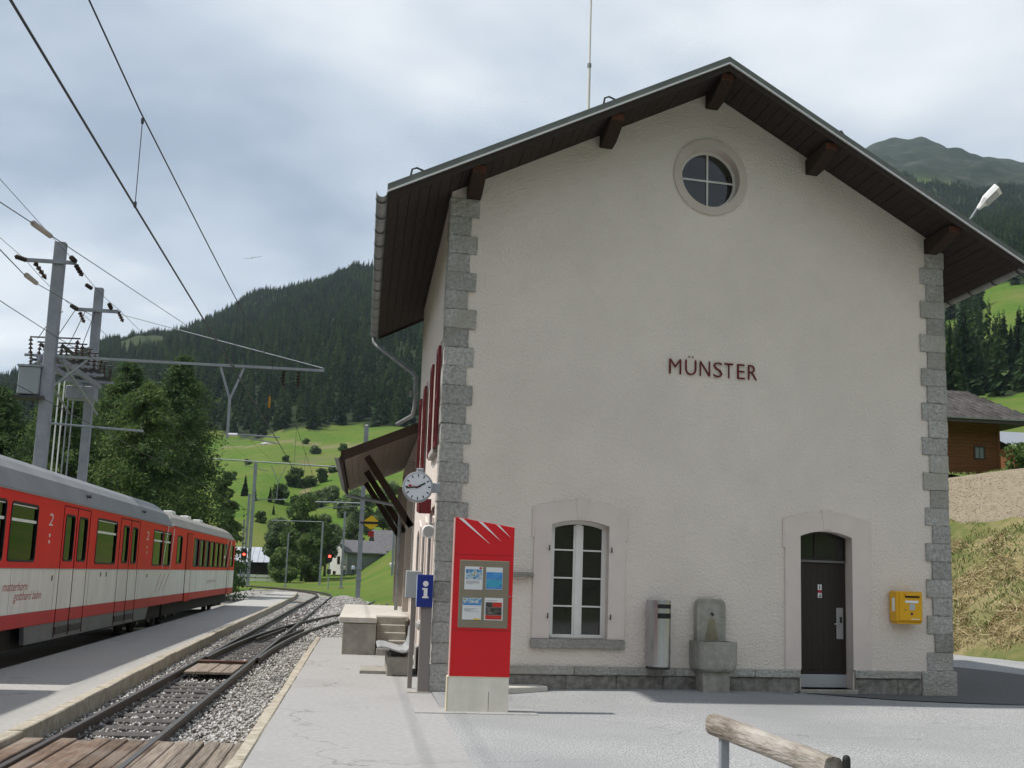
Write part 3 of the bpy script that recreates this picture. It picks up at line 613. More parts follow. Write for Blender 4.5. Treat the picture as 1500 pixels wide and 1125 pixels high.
# lettering
for ch, a, b in (('M', 980, 997), ('\u00dc', 1003, 1019), ('N', 1024, 1039), ('S', 1044, 1057), ('T', 1060, 1073), ('E', 1079, 1090), ('R', 1095, 1108)):
    x0 = 3.744+(a-980)*(5.314-3.744)/128; x1 = 3.744+(b-980)*(5.314-3.744)/128; hgt = .252 if ch != '\u00dc' else .318
    ob = fit_text(ch, 'letter', letred, st, lambda u, v, x0=x0: S((x0+u, -.022, 5.166+v)), x1-x0, hgt, thin=-.012)
    # stroke weight by a slight thickness
    sol = ob.modifiers.new('thick', 'SOLIDIFY'); sol.thickness = .018; sol.offset = 0
# stone ledge left of the window
q = MB(S); q.box(.95, -.13, 1.76, 1.525, .05, 1.83); q.build('stone_ledge', granite, st, bevel=.012, cuts=2, rough=.005)

# side wall: surrounds, windows, shutters
def side_window(y0, y1, z0, zs, za, kind):
    hole = arch(y0, y1, z0, zs, za); out = arch(y0-.17, y1+.17, z0-.02, zs+.17, za+.2)
    to = lambda pts, x: [Vector((x, a, b)) for a, b in pts]
    q = MB(); q.ring(to(out, -.03), to(hole, -.03), (.04, 0, 0)); q.build('surround', smoothr, st)
    q = MB(); q.ring(to(arch(y0+.002, y1-.002, z0, zs, za-.002), .12), to(arch(y0+.06, y1-.06, z0+.06, zs-.04, za-.06), .12), (.05, 0, 0)); f = q.build('window' if kind != 'door' else 'side_door', white if kind != 'door' else beamw, st)
    c = (y0+y1)/2; q = MB(); q.box(.115, c-.035, z0+.05, .165, c+.035, zs); q.build('mullion', white if kind != 'door' else beamw, f)
    for a, b in ((y0+.05, c-.03), (c+.03, y1-.05)):
        nrow = 3
        for i in range(nrow):
            h = (zs-z0-.1)/nrow; q = MB(); q.box(.14, a, z0+.06+i*h, .145, b, z0+.04+(i+1)*h); q.build('pane', glass, f)
            if i: q = MB(); q.box(.125, a, z0+.045+i*h, .16, b, z0+.07+i*h); q.build('glazing_bar', white if kind != 'door' else beamw, f)
    q = MB(); q.box(-.09, y0-.12, z0-.14, .11, y1+.12, z0-.022); q.build('window_sill', granite, st, bevel=.012)
    if kind == 'upper':
        for ya in (y0-.16-.56, y1+.16-.02):
            s0, s1 = (y0-.68, y0-.10) if ya < y0 else (y1+.10, y1+.68)
            q = MB(); q.box(-.085, s0, z0-.06, -.04, s0+.07, zs); q.box(-.085, s1-.07, z0-.06, -.04, s1, zs); q.box(-.085, s0+.07, z0-.06, -.04, s1-.07, z0+.03); q.box(-.085, s0+.07, zs-.09, -.04, s1-.07, zs); q.box(-.085, s0+.07, (z0+zs)/2-.05, -.04, s1-.07, (z0+zs)/2+.03)
            sh = q.build('shutter', shutred, st, bevel=.004)
            sl_ = MB(); sl_.bar((-.066, s0+.072, 0), (-.066, s1-.072, 0), .010, .034, upv=(.9, 0, 1)); sme = sl_.mesh('slat', shutred)
            nz = 26
            for i in range(nz):
                z = z0+.05+(zs-.1-z0-.06)*i/(nz-1)
                link('slat', sme, sh, (0, 0, z))
for h, k in zip(LH, ('upper', 'upper', 'door', 'lower', 'door')): side_window(*h, k)

# roof
Y0, Y1, EX = -1.03, L+1.12, 1.03
def rz(x): return ZQ+SL*(x if x < W/2 else W-x)
q = MB(S)
for y in (0,):
    left = [(-EX-.02, rz(-EX-.02)+.075), (W/2, ZA+.075), (W/2, ZA+.19), (-EX-.02, rz(-EX-.02)+.19)]
    rgt = [(W/2, ZA+.075), (W+EX+.02, rz(W+EX+.02)+.075), (W+EX+.02, rz(W+EX+.02)+.19), (W/2, ZA+.19)]
    for poly in (left, rgt): q.prism([(x, Y0-.06, z) for x, z in poly], (0, Y1-Y0+.12, 0))
roof = q.build('roof', roofm, st)
nb = 34
for side in (0, 1):                                            # soffit boards run along the eaves, one above the other
    xs_ = np.linspace(-EX, W/2, nb+1)
    for k in range(nb):
        a, b = xs_[k]+.006, xs_[k+1]-.004; j = random.uniform(-.004, .004)
        pts = [(a, rz(a)+.01+j), (b, rz(b)+.01+j), (b, rz(b)+.05), (a, rz(a)+.05)]
        if side: pts = [(W-x, z) for x, z in pts]
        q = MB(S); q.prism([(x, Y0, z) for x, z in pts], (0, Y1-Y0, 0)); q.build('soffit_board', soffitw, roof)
q = MB(S)
for pts in ([(-EX, rz(-EX)+.055), (W/2, ZA+.055), (W/2, ZA+.073), (-EX, rz(-EX)+.073)], [(W/2, ZA+.055), (W+EX, rz(W+EX)+.055), (W+EX, rz(W+EX)+.073), (W/2, ZA+.073)]): q.prism([(x, Y0+.01, z) for x, z in pts], (0, Y1-Y0-.02, 0))
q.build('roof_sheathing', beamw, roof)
for y0, y1 in ((Y0-.035, Y0-.003), (Y1+.003, Y1+.035)):
    for sgn in (0, 1):
        pts = [(-EX, rz(-EX)-.05), (W/2, ZA-.05), (W/2, ZA+.072), (-EX, rz(-EX)+.072)]
        if sgn: pts = [(W-x, z) for x, z in pts]
        q = MB(S); q.prism([(x, y0, z) for x, z in pts], (0, y1-y0, 0)); q.build('verge_board', soffitw, roof)
        pts = [(-EX-.02, rz(-EX-.02)+.062), (W/2, ZA+.062), (W/2, ZA+.084), (-EX-.02, rz(-EX-.02)+.084)]
        if sgn: pts = [(W-x, z) for x, z in pts]
        if y0 < 0: q = MB(S); q.prism([(x, y0-.045, z) for x, z in pts], (0, .042, 0)); q.build('verge_flashing', lightm, roof)
for x in (.35, 2.57, 4.47, 6.36, 8.68):                       # purlins with tapered, reddish end grain
    zt = rz(x)-.005 if abs(x-4.47) > .2 else ZA-.03; zb = zt-.27; w = .115
    q = MB(S); q.prism([(x-w, .0, zb), (x-w, -.30, zb), (x-w, -.93, zt-.13), (x-w, -.93, zt-.0), (x-w, 0.0, zt-.0)], (2*w, 0, 0))
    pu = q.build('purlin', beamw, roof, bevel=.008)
    q = MB(S); q.box(x-w+.012, -.938, zt-.125, x+w-.012, -.931, zt-.015); q.build('end_grain', beamend, pu)
for side, x in ((-1, -EX-.10), (1, W+EX+.10)):                # half-round gutters with brackets
    zc = rz(-EX)+.05; q = MB(S); n = 8; r = .085
    pr_ = [(x+r*math.cos(math.pi+math.pi*i/n), zc+r*math.sin(math.pi+math.pi*i/n)) for i in range(n+1)]; pi_ = [(x+(r-.008)*math.cos(2*math.pi-math.pi*i/n), zc+(r-.008)*math.sin(2*math.pi-math.pi*i/n)) for i in range(n+1)]
    q.loft([[(a, y, b) for a, b in pr_+pi_] for y in (Y0-.04, Y1+.04)]); gu = q.build('gutter', zinc, roof)
    for k in range(14):
        y = Y0+.2+k*.82; q = MB(S); q.loft([[(a, yy_, b) for a, b in [(x+(r+.012)*math.cos(math.pi+math.pi*i/n), zc+(r+.012)*math.sin(math.pi+math.pi*i/n)) for i in range(n+1)]] for yy_ in (y, y+.06)], closed=False); q.build('bracket', darkst, gu)
q = MB(); gy = Y1-.1-BSH*1.1
q.tube([(-1.135, gy, 7.30), (-1.13, gy, 7.18), (-1.05, gy-.08, 7.08), (-.2, L+.12, 6.36), (-.12, L+.05, 6.25), (-.12, L+.05, 5.55), (-.16, L+.08, 5.35), (-.5, L+.35, 5.16)], .05, n=10); q.build('downpipe', zinc, st, smooth=True)
q = MB(); q.cyl((-.12, L+.05, 5.85), (-.12, L+.05, 5.92), .064, n=10); q.build('pipe_clip', zinc, st); q = MB(); q.box(-.26, L, 5.78, -.2, L+.06, 5.92); q.build('junction_box', zinc, st)
for x in (-.62, 2.42, 6.55, 9.3):                              # snow guards on the roof edge
    z = rz(x)+.19; d = SL if x < W/2 else -SL
    q = MB(S); q.tube([(x-.10, Y0+.12, z-.10*d), (x-.07, Y0+.12, z+.11), (x+.0, Y0+.12, z+.14), (x+.14, Y0+.12, z+.12*d+.03)], .016, n=6); q.build('snow_guard', darkst, roof)
an = thing('antenna_mast', 'thin white antenna mast rising from the station roof', 'antenna', (2.74, 3.0, 9.35))
q = MB(); q.cyl((0, 0, 0), (0, 0, 2.25), .032, n=10); q.build('lower_tube', white, an)
q = MB(); q.cyl((0, 0, 2.22), (0, 0, 2.3), .042, n=10); q.build('collar', zinc, an); q = MB(); q.cyl((0, 0, 2.3), (0, 0, 4.6), .022, n=10); q.build('upper_tube', white, an)
# roof-edge lamp
lp = thing('roof_lamp', 'white street lamp head on an arm at the right roof edge', 'lamp', S((8.90, -1.05, 8.0)))
q = MB(); q.tube([(-.02, .1, .02), (.03, -.02, .1), (.12, -.06, .26), (.19, -.08, .36)], .02, n=8); q.build('arm', galv, lp)
q = MB(); dv = Vector((.55, -.35, .62)).normalized(); sv = Vector((.62, .75, -.1)).normalized(); nv = dv.cross(sv)
c0 = Vector((.13, -.06, .25)); secs = []
for t_, w_, h_ in ((0, .03, .03), (.10, .055, .05), (.20, .12, .07), (.47, .135, .075)):
    c = c0+dv*t_; secs.append([c+sv*w_*a+nv*h_*b for a, b in ((-1, -.6), (1, -.6), (1, .4), (.7, 1), (-.7, 1), (-1, .4))])
q.loft(secs); hd = q.build('lamp_head', lightm, lp)
q = MB()
c = c0+dv*.28-nv*.052; q.add([c+dv*a*.13+sv*b*.1 for a, b in ((-1, -1), (1, -1), (1, 1), (-1, 1))], [(0, 1, 2, 3)]); q.build('lens', mat('lamp_lens', (.45, .47, .5), .2), hd)

# ------------------------------------------------------------------ goods shed behind, with its canopy
sh = thing('goods_shed', 'low goods shed behind the station with bracketed canopy over the dock', 'building', (0, 8.74, 0))
A0, A1 = .02, 10.8
q = MB(); q.box(.03, A0, .0, 6.0, A1, 4.98); q.build('wall', stucco, sh)
zs = lambda x: 5.03+.43*(x if x < 3 else 6-x)
q = MB()
for pts in ([(-1.68, zs(-1.68)+.05), (3, zs(3)+.05), (3, zs(3)+.2), (-1.68, zs(-1.68)+.2)], [(3, zs(3)+.05), (7.2, zs(7.2)+.05), (7.2, zs(7.2)+.2), (3, zs(3)+.2)]): q.prism([(x, A0+.25, z) for x, z in pts], (0, A1+.4, 0))
srf = q.build('roof', mat('shed_roof', (.12, .11, .105), .7, (.09, .085, .08), ns=3), sh)
palesof = mat('pale_soffit', (.20, .165, .13), .85, (.14, .115, .09), ns=3, stretch=(10, 1, 10))
for k in range(11):
    a, b = -1.66+k*.155, -1.66+(k+1)*.155-.006; q = MB(); q.prism([(x, A0+.27, z) for x, z in ((a, zs(a)+.005), (b, zs(b)+.005), (b, zs(b)+.045), (a, zs(a)+.045))], (0, A1+.34, 0)); q.build('soffit_board', palesof, srf)
q = MB(); q.prism([(x, A0+.2, z) for x, z in ((-1.70, zs(-1.7)-.04), (0.0, zs(0)-.04), (0.0, zs(0)+.19), (-1.70, zs(-1.7)+.19))], (0, .045, 0)); q.build('verge_board', beamw, srf)
q = MB(); q.box(-1.75, A0+.2, zs(-1.7)-.1, -1.69, A1+.6, zs(-1.7)+.2); q.build('eaves_board', beamw, srf)
q = MB(); n = 8; r = .075; zc = zs(-1.7)+.08; x = -1.83
q.loft([[(x+r*math.cos(math.pi+math.pi*i/n), y, zc+r*math.sin(math.pi+math.pi*i/n)) for i in range(n+1)] for y in (A0+.18, A1+.62)], closed=False); q.build('gutter', zinc, srf)
for y in (A0+1.3, A0+5.6, A0+9.9):
    q = MB(); q.bar((-.02, y, 2.85), (-1.15, y, 4.48), .16, .18, upv=(0, 1, 0)); q.build('strut', beamw, sh, bevel=.008)
    q = MB(); q.box(-.14, y-.09, .86, -.0, y+.09, 4.4); q.build('wall_post', mat('pale_post', (.34, .30, .26), .9), sh)
q = MB(); q.tube([(-1.80, A1+.3, zc-.06), (-1.7, A1+.2, zc-.25), (-.35, A0+2.6, 3.42), (-.26, A0+2.4, 3.25), (-.26, A0+2.3, .86)], .045, n=8); q.build('downpipe', zinc, sh, smooth=True)
q = MB(); q.box(.0, A0+3, .85, .03, A0+5.2, 3.1); q.build('sliding_door', beamw, sh)
# loading dock and its steps
dk = thing('loading_dock', 'pale concrete loading dock with overhanging slab in front of the goods shed', 'dock', (0, 7.7, 0))
q = MB(); q.box(-1.47, .05, -.3, -.76, 9.6, .66); q.box(-.76, 1.5, -.3, -.02, 9.6, .66); q.build('base_wall', concrete, dk, bevel=.01)
q = MB(); q.prism([(-1.56, 0, .67), (-.75, 0, .67), (-.75, 1.45, .67), (-.02, 1.45, .67), (-.02, 9.7, .67), (-1.56, 9.7, .67)], (0, 0, .12)); q.build('slab', palecon, dk, bevel=.012)
for k in range(5):
    q = MB(); q.box(-.74, 1.42-.29*(5-k), -.05, -.10, 1.42, .155*(k+1)-.01); 
    if k < 4: q.build('step', concrete, dk, bevel=.01)
    else: q = MB(); q.box(-.74, 1.10, -.05, -.10, 1.44, .775); q.build('step', concrete, dk, bevel=.01)
# ------------------------------------------------------------------ things at the station
def plain(name, col, rough=.5): return mat(name, col, rough)
# red information stele
k_ = thing('information_stele', 'tall red information stele with four posters on a concrete base', 'stele', (0.055, -2.55, 0))
B1('base', mat('stele_concrete', (.80, .76, .67), .9, (.72, .68, .60), ns=5, nd=8, bump=.15, bs=50, streaks=.12), k_, 0, 0, -.02, .80, .22, .452, bevel=.006)
q = MB(); q.prism([(.012, 0, .455), (.806, 0, .455), (.812, 0, 2.407), (.018, 0, 2.521)], (0, .2, 0)); kb = q.build('panel_body', redk, k_, bevel=.004)
B1('seam', plain('seam_red', (.30, .015, .015)), kb, .02, -.003, 2.03, .80, .0, 2.036); B1('seam', MATS['seam_red'], kb, .02, -.003, 1.045, .80, .0, 1.051)
B1('base_joint', plain('joint_dark', (.16, .15, .13)), k_, .535, -.003, .02, .541, .0, .27)
B1('base_edge', plain('cream_edge', (.62, .56, .40)), k_, -.012, -.004, -.02, 0.0, .2, .452); B1('base_edge', MATS['cream_edge'], k_, 0, -.006, .444, .806, .0, .456)
B1('body_edge', plain('pale_edge', (.62, .33, .30)), kb, .008, -.004, .46, .017, .19, 2.51)
B1('display_board', mat('board_beige', (.24, .205, .15), .45, (.22, .19, .14), ns=3), k_, .097, -.012, 1.081, .755, -.001, 1.958, bevel=.004)
for a, b, c, d in (((.045, 2.512), (.115, 2.500), (.485, 2.175), (.47, 2.185)), ((.31, 2.474), (.375, 2.463), (.63, 2.215), (.615, 2.228)), ((.555, 2.438), (.60, 2.430), (.765, 2.262), (.752, 2.275))):
    q = MB(); q.prism([(p[0]+.005, -.006, p[1]) for p in (a, b, c, d)], (0, .005, 0)); q.build('white_streak', lightm, kb)
def pic(name, cols, sc):
    m = bpy.data.materials.new(name); m.use_nodes = True; t = m.node_tree; b = t.nodes['Principled BSDF']; b.inputs['Roughness'].default_value = .4
    c = t.nodes.new('ShaderNodeTexCoord'); n = t.nodes.new('ShaderNodeTexNoise'); n.inputs['Scale'].default_value = sc; n.inputs['Detail'].default_value = 4; lk(t, c.outputs['Object'], n.inputs['Vector'])
    r = t.nodes.new('ShaderNodeValToRGB'); e = r.color_ramp.elements
    while len(e) < len(cols): e.new(.5)
    for i, cc in enumerate(cols): e[i].position = .32+.36*i/(len(cols)-1); e[i].color = (*cc, 1)
    lk(t, n.outputs['Fac'], r.inputs[0]); lk(t, r.outputs[0], b.inputs['Base Color']); return m
paper = plain('poster_paper', (.68, .69, .70))
def poster(x0, z0, x1, z1, bits, m=paper):
    q = MB(); q.box(x0, -.016, z0, x1, -.0125, z1); p = q.build('poster', m, k_)
    for (a, b, c, d, mm) in bits: B1('poster_print', mm, p, x0+a*(x1-x0), -.019, z0+b*(z1-z0), x0+c*(x1-x0), -.0165, z0+d*(z1-z0))
alp = pic('print_alps', [(.02, .10, .30), (.10, .28, .50), (.55, .6, .6), (.10, .16, .04)], 22); sky_ = pic('print_sky', [(.03, .18, .50), (.08, .30, .62)], 8); sea = pic('print_lake', [(.02, .22, .42), (.05, .36, .50), (.02, .12, .40)], 14)
gtext = plain('print_text', (.42, .43, .45)); dk_ = pic('print_dark', [(.02, .02, .02), (.06, .05, .05), (.22, .2, .18)], 26); rd = plain('print_red', (.50, .03, .02)); yl = plain('print_yellow', (.70, .50, .10))
txt = lambda z: [(.08, z-.02*i*2, .08+random.uniform(.3, .8), z-.02*i*2+.016, gtext) for i in range(4)]
poster(.165, 1.575, .405, 1.875, [(.06, .45, .94, .88, alp), (.8, .9, .95, .98, rd)]+txt(.36))
poster(.447, 1.584, .668, 1.872, [(0.02, .12, .98, .44, sea), (.02, .45, .98, .78, sky_), (.02, .02, .98, .11, sky_)])
poster(.150, 1.185, .400, 1.47, [(0.0, .75, 1.0, 1.0, alp), (.6, .0, .95, .06, yl), (.02, .66, .98, .74, sky_)]+txt(.5))
poster(.440, 1.184, .685, 1.475, [(.06, .23, .94, .58, dk_), (.06, .04, .94, .22, rd), (.45, .59, .94, .80, rd), (.06, .59, .44, .80, dk_)]+[(.08, .87, .7, .9, gtext)])
q = MB(); q.cyl((.775, 0, 1.50), (.775, -.01, 1.50), .012, n=8); q.build('lock', zinc, k_)
B1('ground_plate', asphalt2, k_, -.42, -.18, -.01, 1.18, .42, .012, bevel=.004)

# grey slab on the ground beside the stele
q = MB(); q.prism([(1.05, -.42, 0), (1.78, -.02, 0), (1.62, .22, 0), (1.0, .10, 0)], (0, 0, .13)); tag(q.build('concrete_slab', palecon, bevel=.012), 'low pale concrete slab on the ground against the wall behind the stele', 'slab')

# station clock
ck = thing('station_clock', 'round white station clock on a grey arm at the corner', 'clock', (-.345, -.08, 3.07))
q = MB(); q.cyl((0, -.075, 0), (0, .075, 0), .235, n=48); q.build('housing', mat('clock_housing', (.33, .35, .38), .45, metal=.2), ck, bevel=.012, seg=2)
q = MB(); q.cyl((0, -.083, 0), (0, -.076, 0), .205, n=48); cf = q.build('dial', mat('clock_dial', (.70, .73, .78), .35), ck)
for i in range(12):
    a = math.pi*i/6; d = Vector((math.sin(a), 0, math.cos(a))); q = MB(); q.bar(Vector((0, -.087, 0))+d*.155, Vector((0, -.087, 0))+d*.195, .016, .004, upv=(0, 1, 0)); q.build('hour_mark', black, cf)
def hand(name, ang, l, w, m, y, tail=.04):
    a = math.radians(ang); d = Vector((math.sin(a), 0, math.cos(a))); q = MB(); q.bar(Vector((0, y, 0))-d*tail, Vector((0, y, 0))+d*l, w, .004, upv=(0, 1, 0)); return q.build(name, m, cf)
hand('hour_hand', 61, .125, .024, black, -.091); hand('minute_hand', 263, .185, .018, black, -.096)
sr = plain('clock_red', (.5, .02, .02)); hand('second_hand', 277, .135, .006, sr, -.101, .03)
a = math.radians(277); q = MB(); q.cyl((math.sin(a)*.125, -.103, math.cos(a)*.125), (math.sin(a)*.125, -.100, math.cos(a)*.125), .020, n=14); q.build('second_hand_disc', sr, cf)
q = MB(); q.cyl((0, -.104, 0), (0, -.085, 0), .014, n=12); q.build('hub', black, cf)
B1('arm', MATS['clock_housing'], ck, .22, -.02, -.075, .345, .06, .075, bevel=.008); B1('top_bracket', MATS['clock_housing'], ck, -.03, -.05, .225, .08, .05, .29, bevel=.01)

# loudspeaker on the side wall
hs = thing('loudspeaker', 'white round loudspeaker on the side wall below the clock', 'loudspeaker', (-.12, .62, 2.42))
q = MB(); q.loft([[(r*math.cos(2*math.pi*i/20), y, r*math.sin(2*math.pi*i/20)) for i in range(20)] for y, r in ((-.16, .095), (-.15, .105), (-.02, .105), (.1, .09), (.14, .05))]); q.build('housing', lightm, hs, smooth=True)
q = MB(); q.cyl((0, -.168, 0), (0, -.155, 0), .085, n=20); q.build('grille', plain('grille_grey', (.42, .42, .42)), hs)
q = MB(); q.bar((0, .0, .1), (.13, .0, .14), .03, .03); q.build('bracket', zinc, hs)
# blue information sign on a post, grey ticket box behind it
ip = thing('information_post', 'blue sign with a white letter i on a grey post', 'sign', (-.13, -.07, 0))
B1('post', mat('post_grey', (.23, .205, .19), .6), ip, -.085, -.03, 0, .085, .07, 1.30, bevel=.006)
B1('sign_box', blue, ip, -.155, -.08, 1.26, .085, .10, 1.745, bevel=.006); B1('sign_edge', plain('edge_pale_blue', (.35, .45, .6)), ip, -.162, -.075, 1.27, -.156, .09, 1.735)
q = MB(); q.cyl((-.03, -.086, 1.61), (-.03, -.081, 1.61), .042, n=20); q.box(-.075, -.086, 1.395, .02, -.081, 1.42); q.box(-.055, -.086, 1.42, -.0, -.081, 1.545); q.box(-.078, -.086, 1.52, -.055, -.081, 1.545); q.build('letter_i', lightm, ip)
B1('foot_plate', concrete, ip, -.24, -.12, -.005, .10, .16, .012)
gb = thing('ticket_box', 'pale grey box on a slim stand behind the blue sign', 'ticket machine', (-.32, .55, 0))
B1('cabinet', mat('box_grey', (.38, .40, .40), .5), gb, -.12, -.06, 1.38, .13, .10, 1.80, bevel=.01); B1('stand', MATS['post_grey'], gb, -.02, -.02, 0, .05, .05, 1.38, bevel=.004)
# bench
bn = thing('metal_bench', 'curved metal seat on a concrete block against the side wall', 'bench', (0, 2.7, 0))
B1('block', concrete, bn, -.62, -.02, 0, -.18, 1.6, .32, bevel=.015)
q = MB(); prof = [(-.80, .485), (-.74, .505), (-.62, .49), (-.50, .455), (-.38, .425), (-.30, .43), (-.25, .49), (-.22, .60), (-.20, .80)]
q.loft([[(x, y, z) for x, z in prof]+[(x+.006, y, z-.03) for x, z in prof[::-1]] for y in (-.12, 1.7)]); q.build('seat', mat('seat_metal', (.40, .41, .42), .4, metal=.2), bn)
for y in (.1, 1.3): B1('support', darkst, bn, -.55, y, .32, -.28, y+.08, .43)
tag(B1('step_slab', concrete, None, -1.08, 3.0, -.01, -.6, 4.1, .06, bevel=.01), 'thin concrete slab lying beside the metal bench', 'slab')
sb = thing('name_board', 'small dark red board fixed to the side wall under the clock', 'sign board', (-.06, 1.55, 2.83)); q = MB(); q.prism([(0, -.45, -.10), (0, .45, -.02), (0, .45, .14), (0, -.45, .14)], (-.2, 0, 0)); q.build('board', shutred, sb)

# litter bin
def gp(x, off): return S((x, off, 0))
bi = thing('litter_bin', 'polished steel litter bin mounted on the wall beside the fountain', 'litter bin', gp(3.56, -.06)); bi.rotation_euler = (0, 0, math.atan(BSH))
out = [(-.17, .0), (-.17, -.17)]+[(-.0+.17*math.cos(a), -.17+.17*math.sin(a)) for a in np.linspace(math.pi, 2*math.pi, 14)]+[(.17, .0)]
q = MB(); q.prism([(x, y, .44) for x, y in out], (0, 0, 1.03)); bb = q.build('body', stainless, bi, bevel=.006)
for z0, z1 in ((1.345, 1.41), (1.19, 1.27)):
    q = MB(); arc = np.linspace(math.pi*1.30, math.pi*1.80, 10); q.loft([[(.172*math.cos(a), -.17+.172*math.sin(a), z0), (.172*math.cos(a), -.17+.172*math.sin(a), z1), (.165*math.cos(a), -.17+.165*math.sin(a), z1), (.165*math.cos(a), -.17+.165*math.sin(a), z0)] for a in arc]); q.build('slot', black, bi)
B1('wall_bracket', darkst, bi, -.06, .0, .6, .06, .075, 1.3)
q = MB(); q.prism([(x*.95, y*.95, .405) for x, y in out], (0, 0, .033)); q.build('bottom_rim', darkst, bi)
# fountain
ft = thing('stone_fountain', 'small grey stone fountain with basin and rounded back slab', 'fountain', gp(4.46, -.03)); ft.rotation_euler = (0, 0, math.atan(BSH))
fst = mat('fountain_stone', (.38, .37, .325), .9, (.28, .27, .235), ns=8, nd=8, bump=.4, bs=30, spec=.25, col3=(.22, .215, .18), ns3=2.2, f3=(.5, .75))
pts = [(-.25, .84)]+[(-.25+.10-.10*math.cos(a), 1.41+.10*math.sin(a)) for a in np.linspace(0, math.pi/2, 6)]+[(.15+.10*math.sin(a), 1.41+.10*math.cos(a)) for a in np.linspace(0, math.pi/2, 6)]+[(.25, .84)]
q = MB(); q.prism([(x, -.13, z) for x, z in pts], (0, .13, 0)); q.build('back_slab', fst, ft, bevel=.012, seg=2)
q = MB(); pin = [(x*.72, .90+(z-.84)*.84) for x, z in pts]; q.ring([(x, -.134, z) for x, z in [(a*1.08, .89+(b-.89)*1.03) for a, b in pin]], [(x, -.134, z) for x, z in pin], (0, .006, 0)); q.build('slab_moulding', fst, ft)
q = MB(); q.cyl((0, -.12, 1.28), (0, -.19, 1.26), .022, .016, n=10); q.build('spout', darkst, ft)
q = MB(); q.prism([(-.05, -.1325, 1.20), (.05, -.1325, 1.20), (.12, -.1325, .86), (-.12, -.1325, .86)], (0, .004, 0)); q.build('water_stain', mat('lime_stain', (.27, .235, .16), .9, (.20, .18, .13), ns=10), ft)
secs = []
for z, s_, d0 in ((.38, .25, .36), (.395, .285, .40), (.43, .315, .42), (.50, .325, .43), (.80, .328, .435), (.85, .328, .435)):
    r = .07; a_ = [(-s_, 0), (-s_, -d0+r)]+[(-s_+r-r*math.cos(t), -d0+r-r*math.sin(t)) for t in np.linspace(.2, 1.37, 4)]+[(-s_+r, -d0), (s_-r, -d0)]+[(s_-r+r*math.sin(t), -d0+r-r*math.cos(t)) for t in np.linspace(.2, 1.37, 4)]+[(s_, -d0+r), (s_, 0)]
    secs.append([(x, y, z) for x, y in a_])
base_n = len(secs)
rim = [(x*.84, -.05+(y+.05)*.84, .85) for x, y, _ in secs[-1]]; bot = [(x*.78, -.05+(y+.05)*.78, .74) for x, y, _ in secs[-1]]
q = MB(); q.loft(secs+[rim, bot]); q.build('basin', fst, ft, smooth=False)
q = MB(); q.loft([[(x, y, z) for x, y in ((-w, -.02), (-w, -.33), (w, -.33), (w, -.02))] for z, w in ((-.05, .225), (.1, .228), (.39, .235))]); q.build('pedestal', fst, ft, bevel=.012)
# yellow post box
pb = thing('post_box', 'yellow metal post box on the wall right of the door', 'post box', gp(7.97, -.03)); pb.rotation_euler = (0, 0, math.atan(BSH))
B1('body', yellow, pb, -.245, -.22, 1.23, .25, 0, 1.735, bevel=.012, seg=2) if False else B1('body', yellow, pb, -.245, -.22, 1.23, .25, 0, 1.735, bevel=.012)
B1('front_plate', yellow, pb, -.20, -.235, 1.25, .235, -.221, 1.715, bevel=.008)
B1('hood', yellow, pb, -.10, -.27, 1.66, .19, -.236, 1.70, bevel=.008); B1('slot', black, pb, -.09, -.242, 1.63, .18, -.236, 1.658)
B1('label_strip', lightm, pb, -.09, -.241, 1.545, .16, -.236, 1.585); B1('label_strip', lightm, pb, .02, -.241, 1.272, .17, -.236, 1.284)
B1('timetable', plain('table_grey', (.45, .46, .47)), pb, -.01, -.241, 1.425, .09, -.236, 1.535)
for x, z, r in ((.03, 1.365, .022), (-.09, 1.43, .010)): q = MB(); q.cyl((x, -.236, z), (x, -.244, z), r, n=12); q.build('lock', darkst, pb)
B1('side_label', lightm, pb, -.2475, -.17, 1.40, -.2455, -.09, 1.62); B1('bottom_lip', yellow, pb, -.225, -.20, 1.195, .235, -.02, 1.229, bevel=.006)
# wooden barrier in the foreground
br = thing('log_barrier', 'weathered grey log rail on steel posts in the foreground', 'barrier', (1.64, -9.0, 0))
p0 = Vector((.03, 0, .672)); p1 = Vector((.345, -1.62, .590)); d = (p1-p0).normalized(); s_ = d.cross(Vector((0, 0, 1))).normalized(); u_ = s_.cross(d)
secs = []
for t in np.linspace(0, 1, 9):
    c = p0.lerp(p1, t); secs.append([c+s_*(.074*math.copysign(abs(math.cos(a))**.62, math.cos(a)))+u_*(.080*math.copysign(abs(math.sin(a))**.75, math.sin(a))) for a in np.linspace(0, 2*math.pi, 20, endpoint=False)])
logm = mat('barrier_wood', (.33, .295, .255), .9, (.15, .125, .10), ns=2.2, stretch=(11, 1.0, 11), nd=8, bump=.6, bs=5, spec=.2, col3=(.40, .37, .335), ns3=2.2, f3=(.5, .7))
q = MB(); q.loft(secs); q.build('log', logm, br, rough=.003)
for t in (.10, .88):
    c = p0.lerp(p1, t); q = MB(); q.box(c.x-.035, c.y-.03, -.02, c.x+.035, c.y+.03, c.z-.075); q.build('post', galv, br, bevel=.006)
c = p1+Vector((.075, -.03, .0)); q = MB(); q.loft([[(c.x+r*math.cos(a), c.y+r*math.sin(a), z) for a in np.linspace(0, 6.283, 12, endpoint=False)] for z, r in ((-.02, .026), (.664, .026), (.680, .020), (.688, .008))]); q.build('end_post', black, br)

